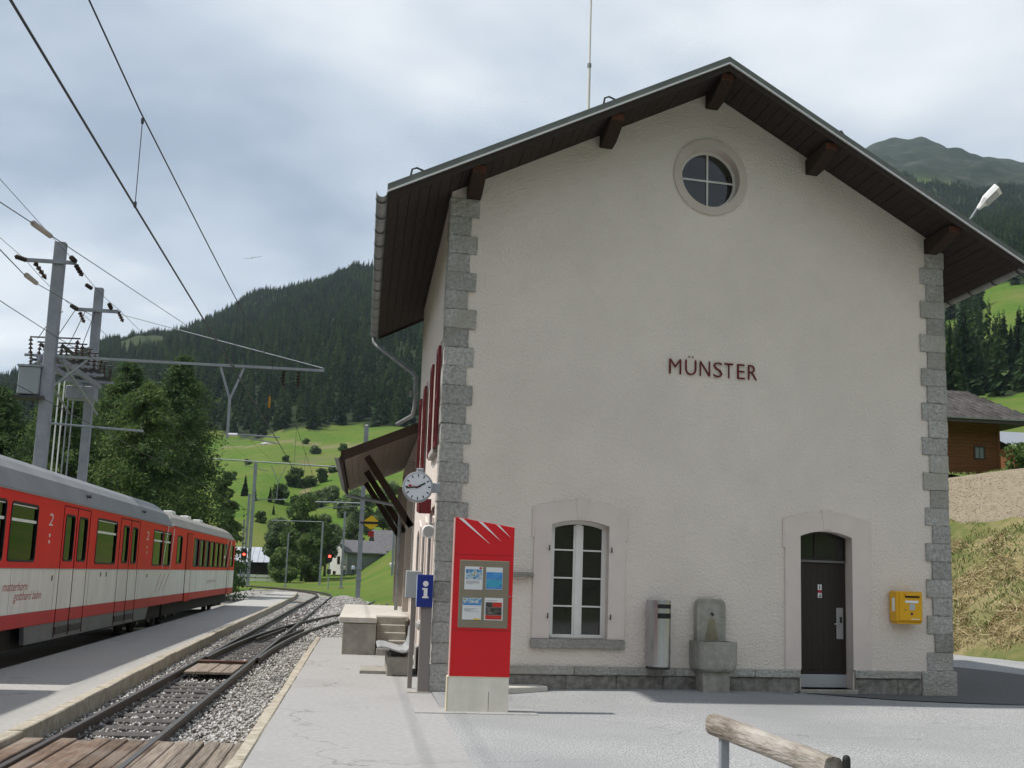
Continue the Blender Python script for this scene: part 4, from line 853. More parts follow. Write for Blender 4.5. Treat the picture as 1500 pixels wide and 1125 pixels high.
# ------------------------------------------------------------------ train
def tglass():
    m = bpy.data.materials.new('train_glass'); m.use_nodes = True; t = m.node_tree; t.nodes.clear()
    o = t.nodes.new('ShaderNodeOutputMaterial'); tr = t.nodes.new('ShaderNodeBsdfTransparent'); tr.inputs[0].default_value = (.10, .10, .092, 1)
    g = t.nodes.new('ShaderNodeBsdfGlossy'); g.inputs['Roughness'].default_value = .02; f = t.nodes.new('ShaderNodeFresnel'); f.inputs[0].default_value = 1.36
    x = t.nodes.new('ShaderNodeMixShader'); lk(t, f.outputs[0], x.inputs[0]); lk(t, tr.outputs[0], x.inputs[1]); lk(t, g.outputs[0], x.inputs[2]); lk(t, x.outputs[0], o.inputs[0]); return m
TG = tglass()
interior = plain('train_interior', (.22, .21, .20), .8); seatm = plain('train_seat', (.05, .06, .12), .8)
def rrect(a0, a1, b0, b1, r=.07, n=4):
    p = []
    for cx, cy_, s in ((a1-r, b1-r, 0), (a0+r, b1-r, 1), (a0+r, b0+r, 2), (a1-r, b0+r, 3)):
        for i in range(n+1): a = math.pi/2*(s+i/n); p.append((cx+r*math.cos(a), cy_+r*math.sin(a)))
    return p
def coach(name, label, y0, y1, xs, wins, doors, skirt, roofz, red, roofmat, bars):
    """railway car with its right side on the plane x = xs; wins: (ya, yb, za, zb) glazed openings"""
    t = thing(name, label, 'train car', (xs-1.325, (y0+y1)/2, -.25), group='cars of the red and white train')
    ox_, oy, oz = 1.325, -(y0+y1)/2, .25
    Hh = 1.325; a, b = y0+oy, y1+oy; Z = lambda z: z+oz
    B1('stripe', stripetr, t, -Hh, a, Z(.59), Hh, b, Z(.834), bevel=.01); B1('white_band', whitetr, t, -Hh-.002, a, Z(.836), Hh+.002, b, Z(1.613), bevel=.01)
    B1('underframe', under, t, -Hh+.25, a+.2, Z(.18), Hh-.25, b-.2, Z(.588))
    holes = [rrect(ya+oy, yb+oy, Z(za), Z(zb)) for ya, yb, za, zb in wins]
    for s in (1, -1):
        o = holed([(a, Z(1.616)), (b, Z(1.616)), (b, Z(roofz[0])), (a, Z(roofz[0]))], holes, lambda p, z, s=s: Vector((s*Hh, p, z)), (-s*.06, 0, 0), red, 'side_panel', t, black)
    for e in (a, b): q = MB(); q.box(-Hh+.003, min(e, e-.06 if e > 0 else e), Z(1.616), Hh-.003, max(e, e+.06 if e < 0 else e), Z(roofz[0])); q.build('end_wall', red, t)
    for s in (1, -1):
        for (ya, yb, za, zb) in wins:
            q = MB(); oo = rrect(ya+oy-.035, yb+oy+.035, Z(za)-.035, Z(zb)+.035, .09); q.ring([(s*(Hh+.012), p, z) for p, z in oo], [(s*(Hh+.012), p, z) for p, z in rrect(ya+oy, yb+oy, Z(za), Z(zb))], (-s*.03, 0, 0)); wn = q.build('window', black, t)
            if s < 0: wn.name = 'window'
            q = MB(); q.box(s*(Hh-.03), ya+oy, Z(za), s*(Hh-.024), yb+oy, Z(zb)); q.build('pane', TG, wn)
            if yb-ya > 1.2 and bars:
                zz_ = zb-.27; q = MB(); x0, x1 = sorted((s*(Hh-.01), s*(Hh-.02))); q.box(x0, ya+oy, Z(zz_)-.025, x1, yb+oy, Z(zz_)+.025); q.box(x0, ya+oy, Z(zb)-.03, x1, yb+oy, Z(zb)-.008); q.build('vent_bar', lightm, wn)
    q = MB(); q.box(-Hh+.08, a+.1, Z(1.6135), Hh-.08, b-.1, Z(1.625)); q.build('floor', interior, t)
    q = MB(); q.box(-Hh+.02, a+.02, Z(roofz[0])-.03, Hh-.02, b-.02, Z(roofz[0])-.005); q.build('ceiling', interior, t)
    ny = int((b-a)/1.7); sm_ = MB(); sm_.box(-.5, -.06, 0, .5, .06, .42); sme = sm_.mesh('seat', seatm, bevel=.04)
    for i in range(ny):
        for s in (-.72, .72): link('seat', sme, t, (s, a+1.2+i*1.7, Z(1.62)))
    # roof
    n = 14; secs = []
    for yy_, k1, k2 in ((a, .93, .55), (a+.35, .99, .92), (a+.8, 1, 1), (b-.8, 1, 1), (b-.35, .99, .92), (b, .93, .55)):
        pr = []
        for i in range(n+1):
            u = -1+2*i/n; h = (1-abs(u)**3.0); pr.append((Hh*1.005*u*k1, yy_, Z(roofz[0])+.004+(.02+(roofz[1]-roofz[0])*h**.75)*k2))
        secs.append(pr+[(Hh*k1, yy_, Z(roofz[0])+.004), (-Hh*k1, yy_, Z(roofz[0])+.004)])
    q = MB(); q.loft(secs); rf = q.build('roof', roofmat, t, smooth=False)
    for s in (1, -1): B1('roof_edge', plain('edge_line', (.30, .30, .31)), rf, s*Hh-.015, a+.3, Z(roofz[0])-.012, s*Hh+.02, b-.3, Z(roofz[0])+.012)
    # doors: seams over the full height
    for (da, dm, db) in doors:
        q = MB()
        for p, w in ((da, .02), (dm, .035), (db, .02)): q.box(Hh-.004, p+oy-w/2, Z(.30 if skirt else .6), Hh+.008, p+oy+w/2, Z(2.84))
        q.box(Hh-.004, da+oy, Z(2.84), Hh+.008, db+oy, Z(2.86)); q.build('door', mat('door_seam', (.07, .015, .015), .7, spec=.1), t)
        if skirt:
            for p0_, p1_ in ((da, dm), (dm, db)): B1('door_step', darkst, t, Hh-.25, p0_+oy+.08, Z(.36), Hh+.014, p1_+oy-.08, Z(.50), bevel=.01)
    for s0, s1 in skirt or []: 
        q = MB(); q.prism([(Hh-.012, s0+oy, Z(.588)), (Hh-.012, s1+oy, Z(.588)), (Hh-.012, s1+oy-.35, Z(.27)), (Hh-.012, s0+oy+.1, Z(.27))], (-.08, 0, 0)); q.build('skirt', greytr, t)
        q = MB(); q.prism([(-Hh+.012, s0+oy, Z(.588)), (-Hh+.012, s1+oy, Z(.588)), (-Hh+.012, s1+oy-.35, Z(.27)), (-Hh+.012, s0+oy+.1, Z(.27))], (.08, 0, 0)); q.build('skirt', greytr, t)
    for k in range(1, int((b-a)/2.9)):
        p = a+k*2.9; q = MB(); q.box(Hh+.001, p-.004, Z(.84), Hh+.0045, p+.004, Z(1.61)); q.build('panel_seam', plain('panel_seam_grey', (.25, .24, .22)), t)  # thin dark grey joint lines between the body panels
    q = MB(); q.box(Hh+.002, a+.05, Z(1.606), Hh+.0105, b-.05, Z(1.622)); q.build('trim_strip', plain('trim_grey', (.40, .38, .36)), t)
    for cy0 in (a+2.3, b-2.6):                                 # bogies
        q = MB(); q.box(-.95, cy0-1.35, Z(.05), -.75, cy0+1.35, Z(.38)); q.box(.75, cy0-1.35, Z(.05), .95, cy0+1.35, Z(.38)); q.box(-.9, cy0-.2, Z(.1), .9, cy0+.2, Z(.4)); bg = q.build('bogie', under, t, bevel=.03)
        for wy in (cy0-.9, cy0+.9):
            for wx in (-.52, .52): q = MB(); q.cyl((wx-.06, wy, Z(.115)), (wx+.06, wy, Z(.115)), .365, n=24); q.build('wheel', under, bg)
            q = MB(); q.cyl((.96, wy, Z(.2)), (1.03, wy, Z(.2)), .13, n=14); q.build('axle_box', greytr, bg)
    return t, ox_, oy, oz
wz = (1.765, 2.71)
W1 = [(-.6, 1.0, *wz), (1.25, 2.0, *wz), (2.45, 4.05, *wz), (6.16, 6.86, 1.80, 2.66), (7.3, 8.0, 1.80, 2.66), (9.0, 11.1, *wz), (11.95, 12.6, 1.80, 2.66), (13.1, 13.75, 1.80, 2.66), (16.25, 17.75, *wz), (18.0, 19.3, *wz)]
W1 = [(.25, 2.1, *wz)]+W1[2:]
c1, ox_, oy, oz = coach('passenger_car', 'red and white passenger car with grey curved roof, nearest in the train', -.15, 19.9, -7.0, W1, [(5.95, 7.08, 8.25), (11.55, 12.85, 14.05)], [(3.9, 16.3)], (2.93, 3.66), redtr, rooftr, True)
tp = lambda y, z: (1.325+.004+.002, y+oy, z+oz)
def ttext(txt, y, z, w, h, m, sh=0, nm='lettering', x=1.3325, par=None, o_y=None): fit_text(txt, nm, m, par or c1, lambda u, v: (x, y+(o_y if o_y is not None else oy)+u, z+oz+v), w, h, sh)
lr = plain('train_lettering', (.42, .06, .06)); lw = plain('train_lettering_white', (.72, .66, .64))
ttext('matterhorn', 2.35, 1.235, 1.45, .155, lr, .25, x=1.330); ttext('gotthard bahn', 3.02, 1.02, 1.75, .205, lr, .25, x=1.330)
ttext('2', 4.86, 2.42, .30, .23, lw, .1, x=1.328); ttext('2', 15.1, 2.42, .36, .23, lw, .1, x=1.328)
for y, z in ((5.0, 2.24), (5.0, 2.12), (15.3, 2.22), (15.3, 2.08)): q = MB(); q.box(1.3265, y+oy-.05, z+oz-.03, 1.3285, y+oy+.05, z+oz+.03); q.build('pictogram', lw, c1)
for (ya, za), (yb, zb), w in (((18.55, 3.0), (17.9, 1.62), .10), ((19.65, 2.95), (19.35, 1.62), .14), ((17.85, 1.6), (16.9, .95), .05), ((18.6, 1.6), (17.6, .98), .06), ((19.3, 1.6), (18.4, 1.0), .08)):
    mm = lw if za > 2 else plain('pale_red_streak', (.52, .30, .28)); q = MB(); q.prism([(1.3385, ya+oy, za+oz-.08), (1.3385, ya+oy+w, za+oz-.08), (1.3385, yb+oy+w*.4, zb+oz), (1.3385, yb+oy, zb+oz)], (.004, 0, 0)); q.build('logo_streak', mm, c1)
for y, z in ((5.45, 1.44), (10.3, 1.5), (9.7, 1.5), (15.6, 1.45)): q = MB(); q.box(1.326, y+oy-.03, z+oz-.05, 1.336, y+oy+.03, z+oz+.05); q.build('latch', darkst, c1)
for y in (8.2, 14.8): q = MB(); q.cyl((1.2, y+oy, 3.18+oz), (1.31, y+oy, 3.16+oz), .035, n=8); q.build('roof_drain', darkst, c1)
c0, _, oy0, _ = coach('passenger_car', 'last passenger car of the train, outside the left picture edge, shading the platform', -19.0, -.95, -6.95, [(-17+i*2.3, -17+i*2.3+1.6, *wz) for i in range(7)], [], [(-16, -3)], (2.93, 3.66), redtr, rooftr, True)
W2 = [(20.95, 21.95, 1.85, 2.68)]+[(24.75+i*1.55, 24.75+i*1.55+1.3, 1.76, 2.70) for i in range(7)]+[(36.6, 37.9, 1.8, 2.7)]
c2, _, oy2, _ = coach('motor_car', 'red and white railcar with rows of large windows, leading the train', 20.2, 38.5, -7.05, W2, [(23.0, 23.1, 24.35), (35.7, 35.8, 36.5)], None, (2.98, 3.54), redtr, mat('motor_car_roof', (.30, .28, .25), .6, (.24, .23, .21), ns=2), False)
for p0_, p1_ in ((23.15, 24.3), (35.85, 36.45)):
    B1('entrance_door', mat('door_deep_red', (.50, .02, .02), .5, spec=.12), c2, 1.327, p0_+oy2, 1.63+oz, 1.340, p1_+oy2, 2.82+oz); B1('entrance_step', plain('door_deep_red', (.36, .018, .016), .4), c2, 1.327, p0_+oy2, .56+oz, 1.345, p1_+oy2, .83+oz)
for y in (22.5, 26.2, 29.5): B1('roof_vent', lightm, c2, .55, y+oy2, 3.38+oz, .85, y+oy2+.7, 3.56+oz, bevel=.02)
for y in np.arange(20.6, 22.4, .45): pass
for (ya, za), (yb, zb), w in (((35.3, 2.95), (34.3, 1.8), .12), ((36.6, 2.95), (35.4, 1.7), .16)):
    q = MB(); q.prism([(1.3425, ya+oy2, za+oz), (1.3425, ya+oy2+w, za+oz), (1.3425, yb+oy2+w*.4, zb+oz), (1.3425, yb+oy2, zb+oz)], (.004, 0, 0)); q.build('logo_streak', lw, c2)
ttext('mgb', 30.2, 1.22, 1.6, .2, plain('faded_lettering', (.48, .38, .36)), .25, x=1.330, par=c2, o_y=oy2) if False else None
q = MB(); q.box(1.3265, 29.6+oy2, 1.12+oz, 1.3295, 31.6+oy2, 1.28+oz)
fit_text('gotthard bahn', 'lettering', plain('faded_lettering', (.50, .36, .34)), c2, lambda u, v: (1.3305, 29.0+oy2+u, 1.08+oz+v), 2.6, .2, .25)
# ------------------------------------------------------------------ masts, wires and signals
def hbeam(q, x, y, z0, z1, w=.28, d=.26, t=.025):
    q.box(x-w/2, y-d/2, z0, x+w/2, y-d/2+t, z1); q.box(x-w/2, y+d/2-t, z0, x+w/2, y+d/2, z1); q.box(x-t/2, y-d/2+t, z0, x+t/2, y+d/2-t, z1)
def insul(q, p0, p1, r=.06, n=4):
    p0 = Vector(p0); p1 = Vector(p1); q.cyl(p0, p1, r*.35, n=6)
    for i in range(n): a = p0.lerp(p1, (i+.25)/n); b = p0.lerp(p1, (i+.7)/n); q.cyl(a, b, r, r*.55, n=10)
M1, M2 = (-9.96, 15.0), (-9.97, 20.0)
m1 = thing('overhead_line_mast', 'tall grey steel mast with crossarm, transformer box and long cantilever beam behind the train', 'mast', (M1[0], M1[1], -.4))
q = MB(); q.box(-.15, -.14, 0, .15, .14, 10.97); q.build('post', poste, m1, bevel=.015)
q = MB(); q.box(-.86, -.2, 10.32, .5, -.12, 10.42); q.build('crossarm', poste, m1)
for a, b in (((-.86, -.16, 10.37), (-1.05, -.5, 10.37)), ((-.6, -.16, 10.30), (-.45, .5, 10.02)), ((.46, -.16, 10.42), (.42, -.5, 10.45)), ((.5, -.16, 10.3), (.58, .3, 10.12))): q = MB(); insul(q, a, b, .075); q.build('insulator', porcelain, m1)
q = MB(); q.box(.1, -.05, 7.70, 7.48, .05, 7.765); bm_ = q.build('cantilever_beam', galv, m1)
q = MB(); q.bar((4.61, 0, 7.68), (4.92, 0, 6.78), .06, .06); q.bar((5.25, 0, 7.68), (4.92, 0, 6.78), .06, .06); q.bar((4.92, 0, 6.82), (4.93, 0, 5.7), .07, .07); q.build('drop_bracket', galv, m1)
q = MB(); q.tube([(4.95, 0, 5.80), (5.2, 0, 5.80)], .045, 8); q.build('insulator', lightm, m1)
q = MB(); q.tube([(5.2, 0, 5.81), (6.36, 0, 5.78)], .02, 6); q.tube([(5.3, 0, 5.75), (6.33, 0, 5.60)], .016, 6); q.build('steady_arm', galv, m1)
q = MB(); q.tube([(.1, 0, 5.88), (2.66, 0, 5.77)], .03, 8); q.tube([(2.6, 0, 5.77), (2.6, 0, 5.9)], .012, 6); q.build('steady_arm', galv, m1)
for x in (6.35, 6.77): q = MB(); insul(q, (x, 0, 7.66), (x, 0, 7.22), .07, 5); q.build('insulator', porcelain, m1)
q = MB(); q.box(5.99, -.03, 6.60, 6.045, 0, 6.92); q.build('marker_tag', mat('tag_orange', (.42, .20, .02), .6), m1)
q = MB(); q.box(-.72, -.25, 6.62, -.16, .25, 7.38); q.build('transformer_box', mat('box_bluegrey', (.28, .30, .34), .6), m1, bevel=.02); q = MB(); q.box(-.78, -.3, 6.5, .0, .3, 6.58); q.build('box_shelf', darkst, m1); q = MB(); q.box(-.76, -.28, 7.38, -.12, .28, 7.43); q.build('box_lid', poste, m1)
q = MB(); insul(q, (-.5, 0, 7.43), (-.5, 0, 7.8), .06); q.build('insulator', porcelain, m1)
q = MB(); q.bar((.1, 0, 6.85), (1.0, 0, 7.68), .05, .05); q.build('brace', galv, m1)
m2_ = thing('overhead_line_mast', 'slimmer grey steel mast behind the first, with five thin conduits beside it', 'mast', (M2[0], M2[1], -.4))
q = MB(); q.box(-.13, -.12, 0, .13, .12, 10.87); q.build('post', poste, m2_, bevel=.012)
q = MB(); q.box(-.6, -.17, 10.05, .68, -.1, 10.16); q.build('crossarm', poste, m2_)
for a, b in (((-.6, -.14, 10.1), (-.72, -.5, 10.15)), ((-.5, -.14, 10.0), (-.42, .2, 9.75)), ((.45, -.14, 10.2), (.42, -.4, 10.3)), ((.68, -.14, 10.1), (.78, .2, 9.85)), ((-.2, -.2, 10.8), (-.32, -.5, 10.85))): q = MB(); insul(q, a, b, .07); q.build('insulator', porcelain, m2_)
for i in range(5): q = MB(); x = -1.08+i*.155; q.tube([(x, -.1, 7.8), (x-.01, -.1, 0)], .028, 6); q.build('conduit', lightm if i in (1, 2) else galv, m2_)
q = MB(); q.bar((.05, 0, 3.0), (-.3, -2.6, 5.9), .0, .0) if False else None
# switch platform spanning both masts
sp = thing('switch_platform', 'cluttered steel switch platform with rows of insulators between the two masts', 'switchgear', (-9.97, 17.5, 7.2))
for x in (-.28, .28):
    q = MB(); q.box(x-.04, -2.5, 0, x+.04, 2.6, .14); q.build('long_beam', poste, sp); q = MB(); q.box(x-.03, -2.4, .42, x+.03, 2.5, .5); q.build('long_beam', darkst, sp)
for i in range(7):
    y = -2.2+i*.75; q = MB(); q.box(-.75, y-.03, .15, .75, y+.03, .22); q.build('cross_beam', darkst if i % 2 else poste, sp)
    for x in (-.6, 0, .6): q = MB(); insul(q, (x, y, .22), (x+random.uniform(-.05, .05), y, .68), .065); q.build('insulator', porcelain, sp)
    q = MB(); q.tube([(-.65, y, .70), (.7, y+random.uniform(-.1, .1), .72)], .022, 6); q.build('contact_rod', darkst, sp)
for i in range(4): q = MB(); y = -2+i*1.3; q.tube([(-.5, y, .7), (-.3, y+.2, 1.2), (0, y+.4, 1.6+.3*i)], .012, 5); q.build('jumper_cable', wirem, sp)
for s in (-.35, .35): q = MB(); q.bar((s, -2.4, -.02), (s*1.2, 1.9, -.9), .05, .05); q.build('diagonal_brace', galv, sp)
B1('meter_box', poste, sp, -.45, 1.3, -.5, .4, 1.9, -.1, bevel=.02)

wires = [0]
def wire(pts, r, label, sag=0.0, extra=None):
    q = MB(); P_ = []
    for a, b in zip(pts[:-1], pts[1:]):
        a = Vector(a); b = Vector(b)
        for i in range(9):
            t = i/8; P_.append(a.lerp(b, t)-Vector((0, 0, sag*4*t*(1-t))))
    q.tube([p for i, p in enumerate(P_) if i == 0 or (p-P_[i-1]).length > 1e-4], r, 6)
    o = q.build('overhead_wire', wirem); return tag(o, label, 'wire', 'overhead wires')
w1 = wire([(-3.66, -30, 5.62), (-3.72, -6, 5.50), (-3.6, 15, 5.2), (-4.2, 69, 5.3)], .011, 'contact wire above the near track, lower of the two wires crossing the sky')
w2 = wire([(-3.66, -30, 6.95), (-3.72, -6, 6.50), (-3.6, 15, 6.82), (-4.2, 69, 6.6)], .0085, 'carrier wire above the near track, upper of the two wires crossing the sky', .05)
for y in (-5.84, 3.5, 24, 33, 42):
    zc = np.interp(y, [-30, -6, 15, 69], [5.62, 5.50, 5.2, 5.3]); zm = np.interp(y, [-30, -6, 15, 69], [6.95, 6.5, 6.82, 6.6])-.03
    x = float(np.interp(y, [-30, -6, 15, 69], [-3.66, -3.72, -3.6, -4.2]))
    q = MB(); q.tube([(x, y, zc), (x, y, zm)], .005, 5); q.cyl((x, y, zc-.01), (x, y, zc+.05), .018, n=6); q.cyl((x, y, zm-.05), (x, y, zm+.01), .018, n=6)
    q.build('dropper', wirem, w1)
wire([(-8.3, -12, 5.25), (-8.3, 15, 5.3), (-8.4, 60, 5.3)], .010, 'contact wire above the train roof')
wire([(-8.3, -12, 6.6), (-8.0, 15, 6.9), (-8.4, 60, 6.6)], .008, 'carrier wire above the train roof, reaching the cantilever beam', .25)
wc = wire([(-6.53, -12, 5.66), (-6.941, 0, 7.176), (-7.97, 30, 10.964)] if False else [(-6.94, 0, 7.176), (-7.21, 3, 7.66), (-7.455, 15, 9.07), (-7.97, 30, 10.96)], .009, 'slack anchoring wire with a pale insulator passing the mast top')
q = MB(); q.cyl((-7.17, 2.6, 7.60), (-7.28, 4.1, 7.80), .055, .05, n=10); q.build('insulator', palecer, wc)
wd = wire([(-6.87, 0, 6.43), (-8.16, 6, 7.40), (-10.12, 20, 9.56)], .009, 'lower anchoring wire with a pale insulator running to the slimmer mast')
q = MB(); q.cyl((-7.95, 5.2, 7.27), (-8.35, 7.3, 7.61), .055, .05, n=10); q.build('insulator', palecer, wd)
wire([(-11.0, -20, 9.9), (-10.82, 14.8, 9.97), (-10.55, 19.9, 9.7), (-11, 106, 11)], .007, 'feeder wire along the left ends of the mast crossarms', .1)
wire([(-9.2, -20, 10.2), (-9.5, 14.8, 10.0), (-9.25, 19.9, 9.75), (-10, 106, 12)], .007, 'feeder wire along the right ends of the mast crossarms', .1)
wire([(-9.24, 20, 9.65), (-2.5, 15, 7.40)], .012, 'stay rod slanting from the slimmer mast to the end of the cantilever beam').data.materials[0] = galv

def far_pole(x, y, h, label, z0=None, w=.22, arms=(), nm='line_pole'):
    z0 = min(tz_xy(x, y), 0)-.3 if z0 is None else z0
    t = thing(nm, label, 'pole', (x, y, z0), group='poles beyond the platforms')
    q = MB(); hbeam(q, 0, 0, 0, h-z0, w, w); q.build('post', poste, t)
    for (xa, xb, za, zb, r, m_) in arms: q = MB(); q.tube([(xa-x, 0, za-z0), (xb-x, 0, zb-z0)], r, 6); q.build('arm', m_, t)
    q = MB(); q.box(-.3, -.3, 0, .3, .3, .4); q.build('footing', concrete, t)
    return t
p1_ = far_pole(-12.6, 106, 12.5, 'tall far pole carrying the long horizontal beam beside the end of the train', w=.32, arms=[(-17.1, -3.4, 12.73, 12.42, .07, galv), (-12.5, -9.2, 8.76, 8.83, .05, galv), (-11.0, -10.25, 12.3, 10.7, .04, galv), (-9.5, -10.2, 12.3, 10.7, .04, galv), (-10.23, -10.23, 10.7, 8.9, .04, galv), (-13.8, -11.3, 12.2, 11.7, .03, galv)])
p5_ = far_pole(-1.32, 69, 12.4, 'thick far pole with a yellow diamond sign, left of the dock canopy', w=.34, arms=[(-4.74, -1.3, 6.66, 6.69, .05, galv), (-4.5, -1.3, 6.2, 6.5, .03, galv)])
for z in (1.6, 2.4, 6.7, 10.6): q = MB(); q.box(-.22, -.22, z, .22, .22, z+.12); q.build('band', galv, p5_)
q = MB(); q.cyl((0, 0, 12.6), (0, 0, 13.0), .09, n=8); q.build('top_insulator', lightm, p5_)
far_pole(-9.05, 110, 5.6, 'short slim far pole in front of the leafy trees', w=.16)
far_pole(-5.8, 119, 7.25, 'far pole with a long thin arm reaching left across the trees', arms=[(-11.7, -5.8, 7.17, 7.2, .04, galv)])
far_pole(-3.1, 103, 7.7, 'far pole just right of the second red signal', w=.22)
far_pole(1.88, 100, 7.55, 'far pole on the brown bank nearest to the goods shed', z0=.3, w=.24)
far_pole(-13.6, 112, 9.65, 'far pole close behind the tall one at the train end', w=.24)
far_pole(-14.0, 112.5, 6.9, 'leftmost and shortest far pole at the train end', w=.18)
# yellow diamond sign and small red plate at the thick pole
ys_ = thing('diamond_sign', 'yellow diamond-shaped board with a black bar on the thick far pole', 'sign', (-.62, 68.75, 5.28))
q = MB(); q.prism([(0, 0, .55), (.5, 0, .15), (.5, 0, -.15), (0, 0, -.5), (-.5, 0, -.15), (-.5, 0, .15)], (0, .03, 0)); q.build('board', mat('sign_yellow', (.75, .45, .01), .5), ys_); B1('bar', black, ys_, -.55, -.03, -.09, .55, -.005, .09)
q = MB(); q.box(-.8, .0, -.06, -.5, .2, .06); q.build('bracket', darkst, ys_)
rs_ = thing('red_plate', 'small square red plate hanging below the yellow diamond board', 'sign', (-.6, 68.75, 4.47)); B1('plate', plain('plate_red', (.35, .02, .02)), rs_, -.22, 0, -.2, .22, .04, .2); q = MB(); q.tube([(0, .05, .2), (-.55, .15, .35)], .02, 5); q.build('bracket', darkst, rs_)
rl = bpy.data.materials.new('signal_red_lamp'); rl.use_nodes = True; b_ = rl.node_tree.nodes['Principled BSDF']; b_.inputs['Base Color'].default_value = (.6, .01, .01, 1); b_.inputs['Emission Color'].default_value = (1, .05, .03, 1); b_.inputs['Emission Strength'].default_value = 6
for x, y, z, lab in ((-12.95, 104, 3.07, 'red railway signal on a post beside the end of the train'), (-4.33, 100.7, 3.12, 'red railway signal on a post in front of the white house')):
    t = thing('railway_signal', lab, 'signal', (x, y, -.4), group='red signals beyond the platforms')
    q = MB(); q.cyl((0, 0, 0), (0, 0, z+.4-.4), .06, n=8); q.build('post', galv, t)
    q = MB(); n = 8; q.prism([(.28*math.cos(a), -.1, z+.4+.33+.28*math.sin(a)) for a in np.linspace(0, math.pi, n)]+[(.28*math.cos(a), -.1, z+.4-.33+.28*math.sin(a)) for a in np.linspace(math.pi, 2*math.pi, n)], (0, .12, 0)); h_ = q.build('head', black, t)
    q = MB(); q.cyl((0, -.14, z+.4), (0, -.101, z+.4), .13, n=14); q.build('lamp', rl, h_)
    q = MB(); q.box(-.2, -.08, z-1.35, .2, .05, z-.85); q.build('lower_box', darkst, t)
# ------------------------------------------------------------------ bank, retaining wall and chalets on the right
F0 = Vector((15.65, 14.17, 0)); UU = Vector((-.306, .952, 0)); NN = Vector((.952, .306, 0))
def bk(s, D, z): p = F0+UU*s+NN*D; return (p.x, p.y, z)
def bank_z(s, D):
    n = .10*math.sin(s*.9+D*1.3)+.07*math.sin(s*2.3-D*2.1)+.05*math.sin(s*4.1+D*3.7)
    if D < 5.9: return .75*D*(1-.05*math.sin(D*.53))-.02+n*min(1, D)
    return 5.80+.11*(D-5.9)+n*.6
ds_ = [-.3, 0, .3, .7, 1.1, 1.6, 2.2, 2.8, 3.4, 4, 4.6, 5.2, 5.7]; ss_ = np.arange(-34, 29, .75)
def grid(name, dl, m, label):
    V = [bk(s, D+(.25*math.sin(s*.8)+.12*math.sin(s*2.9) if D < .4 else 0), bank_z(s, D) if D > 0 else -.03) for s in ss_ for D in dl]; n = len(dl)
    Fc = [(i*n+j, (i+1)*n+j, (i+1)*n+j+1, i*n+j+1) for i in range(len(ss_)-1) for j in range(n-1)]
    o = link(name, tris_mesh(name, V, Fc, m)); o.data.polygons.foreach_set('use_smooth', [True]*len(Fc)); return tag(o, label, kind='structure')
bankm = mat('bank_turf', (.17, .155, .068), 1, (.09, .115, .035), ns=1.6, nd=8, bump=1.2, bs=14, spec=.1, col3=(.24, .20, .105), ns3=.55, f3=(.45, .62))
grid('grass_bank', ds_, bankm, 'steep bank of mown grass and hay above the road')
grid('bank_terrace', [6.0, 7, 9, 12, 16, 20, 25, 30, 36, 45, 54, 64], mat('terrace_grass', (.10, .16, .03), 1, (.14, .20, .045), ns=1.5, bump=.4, bs=10), 'grassy terrace above the retaining wall')
def blades(name, n, m, label, dmin, dmax, smin, smax, l, w, lean, flat, patch=None):
    s = RNG.uniform(smin, smax, n); D = RNG.uniform(dmin, dmax, n)
    if patch is not None:
        v = np.sin(s*1.1+D*1.9)+.7*np.sin(s*2.7-D*1.1)+.4*np.sin(s*.5+D*4.3); k = (v > -.1) if patch > 0 else (v < .45); s, D = s[k], D[k]; n = len(s)
    base = np.array([bk(a, b, bank_z(a, b)-.01) for a, b in zip(s, D)])
    th = RNG.uniform(0, 6.28, n); down = np.array([-NN.x*.8, -NN.y*.8, -.6]); side = np.array([UU.x, UU.y, 0])
    d = np.stack([np.cos(th), np.sin(th), np.full(n, lean)], -1) if not flat else (down*RNG.uniform(-.2, 1, (n, 1))+side*RNG.normal(-.5, .7, (n, 1))+np.array([0, 0, .35]))
    d /= np.linalg.norm(d, axis=1, keepdims=True); ln = l*RNG.uniform(.5, 1.4, (n, 1))
    sd = np.cross(d, RNG.normal(size=(n, 3))); sd /= np.linalg.norm(sd, axis=1, keepdims=True)
    mid = base+d*ln*.55+np.array([0, 0, .02]); tip = base+d*ln-np.array([0, 0, 1])*ln*.25
    V = np.stack([base-sd*w, base+sd*w, mid+sd*w*.7, tip, mid-sd*w*.7], 1).reshape(-1, 3)
    Fc = np.concatenate([np.stack([np.arange(n)*5+k for k in f], -1) for f in ((0, 1, 2), (0, 2, 4), (4, 2, 3))])
    return tag(link(name, tris_mesh(name, V, Fc, m)), label, kind='stuff')
def isl_mat(name, a, b, c): return stone_mat(name, a, b, c)
blades('bank_grass', 42000, isl_mat('grass_blades', (.11, .15, .045), (.15, .19, .06), (.21, .23, .09)), 'short green grass growing on the bank', .1, 5.7, -9, 26, .17, .012, 1.3, False, -1)
blades('bank_hay', 52000, isl_mat('hay_blades', (.27, .21, .105), (.38, .30, .165), (.50, .42, .26)), 'dry cut hay lying in swathes on the bank', .1, 4.9, -9, 26, .42, .010, .2, True, 1)
blades('terrace_edge_grass', 2500, MATS['grass_blades'] if 'grass_blades' in MATS else bpy.data.materials['grass_blades'], 'fringe of grass along the top of the retaining wall', 6.02, 6.5, -6, 26, .16, .011, 1.6, False)
blades('bank_foot_weeds', 2600, bpy.data.materials['grass_blades'], 'green weeds along the foot of the bank', -.1, .6, -9, 20, .2, .014, 1.4, False)
rw_ = thing('retaining_wall', 'pale rubble stone retaining wall on top of the grass bank', 'wall', (0, 0, 0))
wallm = mat('rubble_mortar', (.38, .325, .245), 1, (.31, .265, .20), ns=4, nd=8, bump=.8, bs=14, spec=.1)
q = MB(); secs = []
